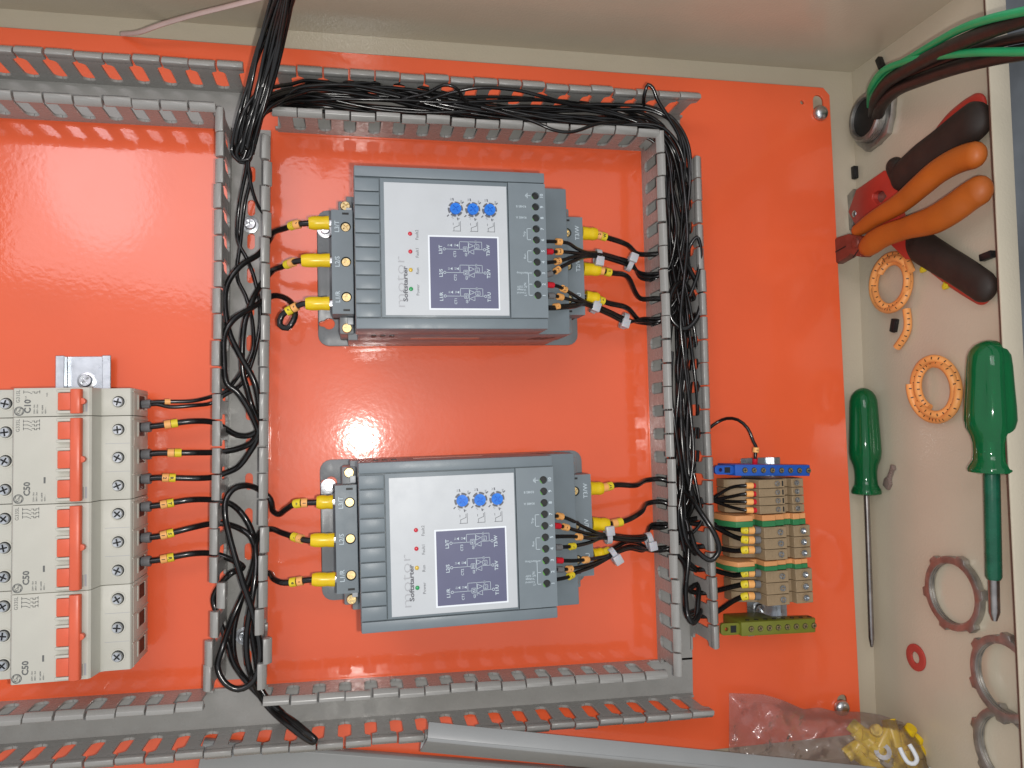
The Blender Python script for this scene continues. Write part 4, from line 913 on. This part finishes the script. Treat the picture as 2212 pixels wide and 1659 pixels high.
for lb, px, py, a in (('black plastic scrap above the gland', 1907, 137, 20), ('black plastic scrap at the foot of the cabinet wall by the crimping tool', 1851, 373, 0), ('black plastic scrap close to the cabinet lip', 2139, 553, 95), ('black plastic scrap beside the short peach offcut', 1937, 703, -18)):
    t, c = froot('plastic_scrap', lb, 'scrap', px, py, 'small black scraps', 0, 90+a)
    MB().prism(rrect(-5.6, 5.6, -2.6, 2.6, .8, 2), .2, 4.4).build('tube', M_black, t, .4); MB().cyl((-5.7,0,2.3), 1.4, .3, 10, M=Matrix.Translation((-5.65,0,2.3)) @ Matrix.Rotation(R(-90),4,'Y') @ Matrix.Translation((5.65,0,-2.3))).build('bore', M_dark, t)
for lb, px, py in (('yellow plastic crumb half under the black grip', 2000, 579), ('yellow plastic crumb at the edge of the black grip', 2049, 615)):
    t, c = froot('plastic_crumb', lb, 'crumb', px, py, 'small yellow crumbs', 0, 30)
    MB().prism([(-4.5,-1.5),(-1,-3),(3.5,-1.6),(4.6,1.4),(.5,2.6),(-3.6,2)], .2, 3.2).prism([(-2,-2),(2,-1),(1,2.4)], 3.1, 4.6).build('lump', M_ylw, t, .7)
t, c = froot('cable_clip', 'small clear plastic clip beside the thin screwdriver', 'clip', 1926, 1030, None, 0, 62)
MB().prism([(-11,-3.4),(-5,-4.2),(-1,-1.6),(7,-1.8),(9,-3.2),(11.5,-1),(11,2),(8,1.2),(0,1.6),(-4,4),(-10,3.4)], .2, 3.6).build('clip_body', M_bit, t, .6)

# ------------------------------------------------------------------ plastic bag with yellow lugs
def bagmat():
    m = bpy.data.materials.new('clear_plastic_film'); m.use_nodes = True; nt = m.node_tree; N = nt.nodes; L = nt.links; N.clear()
    out = N.new('ShaderNodeOutputMaterial'); tr = N.new('ShaderNodeBsdfTransparent'); gl = N.new('ShaderNodeBsdfGlossy'); df = N.new('ShaderNodeBsdfTranslucent'); d2 = N.new('ShaderNodeBsdfDiffuse')
    tr.inputs[0].default_value = (.95,.93,.93,1); gl.inputs['Roughness'].default_value = .12; df.inputs[0].default_value = (.8,.74,.74,1); d2.inputs[0].default_value = (.75,.68,.68,1)
    tc = N.new('ShaderNodeTexCoord'); no = N.new('ShaderNodeTexNoise'); no.inputs['Scale'].default_value = 70; no.inputs['Detail'].default_value = 5
    L.new(tc.outputs['Object'], no.inputs['Vector']); bp = N.new('ShaderNodeBump'); bp.inputs['Strength'].default_value = .6; bp.inputs['Distance'].default_value = .002
    L.new(no.outputs['Fac'], bp.inputs['Height'])
    for q in (gl, df, d2): L.new(bp.outputs['Normal'], q.inputs['Normal'])
    fr = N.new('ShaderNodeFresnel'); fr.inputs[0].default_value = 1.5; L.new(bp.outputs['Normal'], fr.inputs['Normal'])
    a = N.new('ShaderNodeMixShader'); a.inputs[0].default_value = .5; L.new(df.outputs[0], a.inputs[1]); L.new(d2.outputs[0], a.inputs[2])
    b = N.new('ShaderNodeMixShader'); b.inputs[0].default_value = .16; L.new(tr.outputs[0], b.inputs[1]); L.new(a.outputs[0], b.inputs[2])
    e = N.new('ShaderNodeMixShader'); L.new(fr.outputs[0], e.inputs[0]); L.new(b.outputs[0], e.inputs[1]); L.new(gl.outputs[0], e.inputs[2])
    L.new(e.outputs[0], out.inputs[0]); return m
M_film = bagmat()
def bag_top(x):
    K = [(1575,1497),(1650,1500),(1690,1512),(1735,1532),(1770,1528),(1800,1536),(1860,1538),(1905,1545),(1950,1560),(1985,1600),(2025,1665),(2050,1700)]
    for (a, b_), (c_, d_) in zip(K, K[1:]):
        if a <= x <= c_: return b_+(d_-b_)*(x-a)/(c_-a)
    return K[-1][1]
g = random.Random(9); NX, NY = 64, 26
from mathutils import noise as mnoise
vs = []; fs = []
for side in (0, 1):
    for j in range(NY+1):
        for i in range(NX+1):
            s_ = i/NX; q = j/NY; px = 1575+470*s_; py = bag_top(px)+(1720-bag_top(px))*q
            base = 10+34*max(0, s_-.35)**1.1*1.6
            fat = 24*math.sin(math.pi*min(max(s_*1.02, 0), 1))**.6*math.sin(math.pi*min(.02+q*.75, 1))**.6*(1 if s_ > .45 else .45+s_)
            n1 = mnoise.noise(Vector((px*.021, py*.03, side*7)))*5+mnoise.noise(Vector((px*.06+py*.05, py*.02, 3+side*5)))*2.6+abs(mnoise.noise(Vector((px*.03-py*.02, py*.01, 11))))*4
            edge = min(1, i/3, (NX-i)/3, j/3)
            h = base+(fat+n1)*edge*(1 if side == 0 else -.12)+(.6 if side == 0 else 0)
            p = U(px, py, max(h, 3)); p.x = min(p.x, fx(p.y)-2-(1-side)*2)
            vs.append(p)
nn_ = (NX+1)*(NY+1)
for j in range(NY):
    for i in range(NX):
        a = j*(NX+1)+i; fs.append((a, a+NX+1, a+NX+2, a+1)); b_ = a+nn_; fs.append((b_, b_+1, b_+NX+2, b_+NX+1))
tag(MB().add(vs, fs).build('plastic_bag', M_film, None, ang=180), 'crumpled clear plastic bag in the lower right corner', 'plastic bag')
lugd = [(1862,1585),(1878,1612),(1892,1580),(1905,1600),(1920,1632),(1928,1585),(1942,1612),(1955,1590),(1958,1640),(1975,1628),(1900,1645),(1868,1640),(1990,1652),(1935,1655),(1850,1615),(1885,1592),(1910,1618),(1930,1602),(1946,1632),(1965,1612),(1872,1600),(1890,1630),(1925,1618)]
lugm = MB().tube([Vector((-8,0,0)),Vector((-2,0,0)),Vector((4,0,0)),Vector((8,0,0))], [4.3,4.3,3.9,3.4], 12).mesh('sleeve', 0, 2, 50); lugm.materials.append(M_lug)
tng = MB().holes(circ(5, 14), [circ(2.4, 12)], -.5, .5).box(-9, -4.2, -1.6, 1.6, -.5, .5).mesh('tongue'); tng.materials.append(M_zinc)
for i, (px, py) in enumerate(lugd):
    s_ = (px-1575)/470; h = 8+34*max(0, s_-.35)**1.1*1.6+g.uniform(0, 5)
    p = U(px, py, h); p.x = min(p.x, fx(p.y)-6)
    t = thing('insulated_lug', 'yellow insulated cable lug among those piled in the plastic bag', 'cable lug', p, (g.uniform(-.5,.5), g.uniform(-.9,.3), g.uniform(0, 6.28)), 'yellow lugs in the plastic bag')
    ob('sleeve', lugm, None, t); t.scale = (1.3, 1.3, 1.3)
    if i % 4 == 0: ob('tongue', tng, None, t, (14, 0, 0))
p = U(1965,1632,52); p.x = min(p.x, fx(p.y)-5)
t = thing('plastic_fork', 'white forked plastic piece on the yellow lugs in the bag', 'plastic piece', p, (.2, -.6, R(-80)))
MB().tube(spline([(-7,-4,0),(-1,-4.4,0),(4,-3.6,0),(6,0,0),(4,3.6,0),(-1,4.4,0),(-7,4,0)], 1.5), 1.7, 10).build('fork', M_white, t, ang=60)

for o in bpy.data.objects:
    if o.name.split('.')[0] in ('lettering', 'diagram_lines', 'printed_digits', 'status_lettering'): o['kind'] = 'stuff'
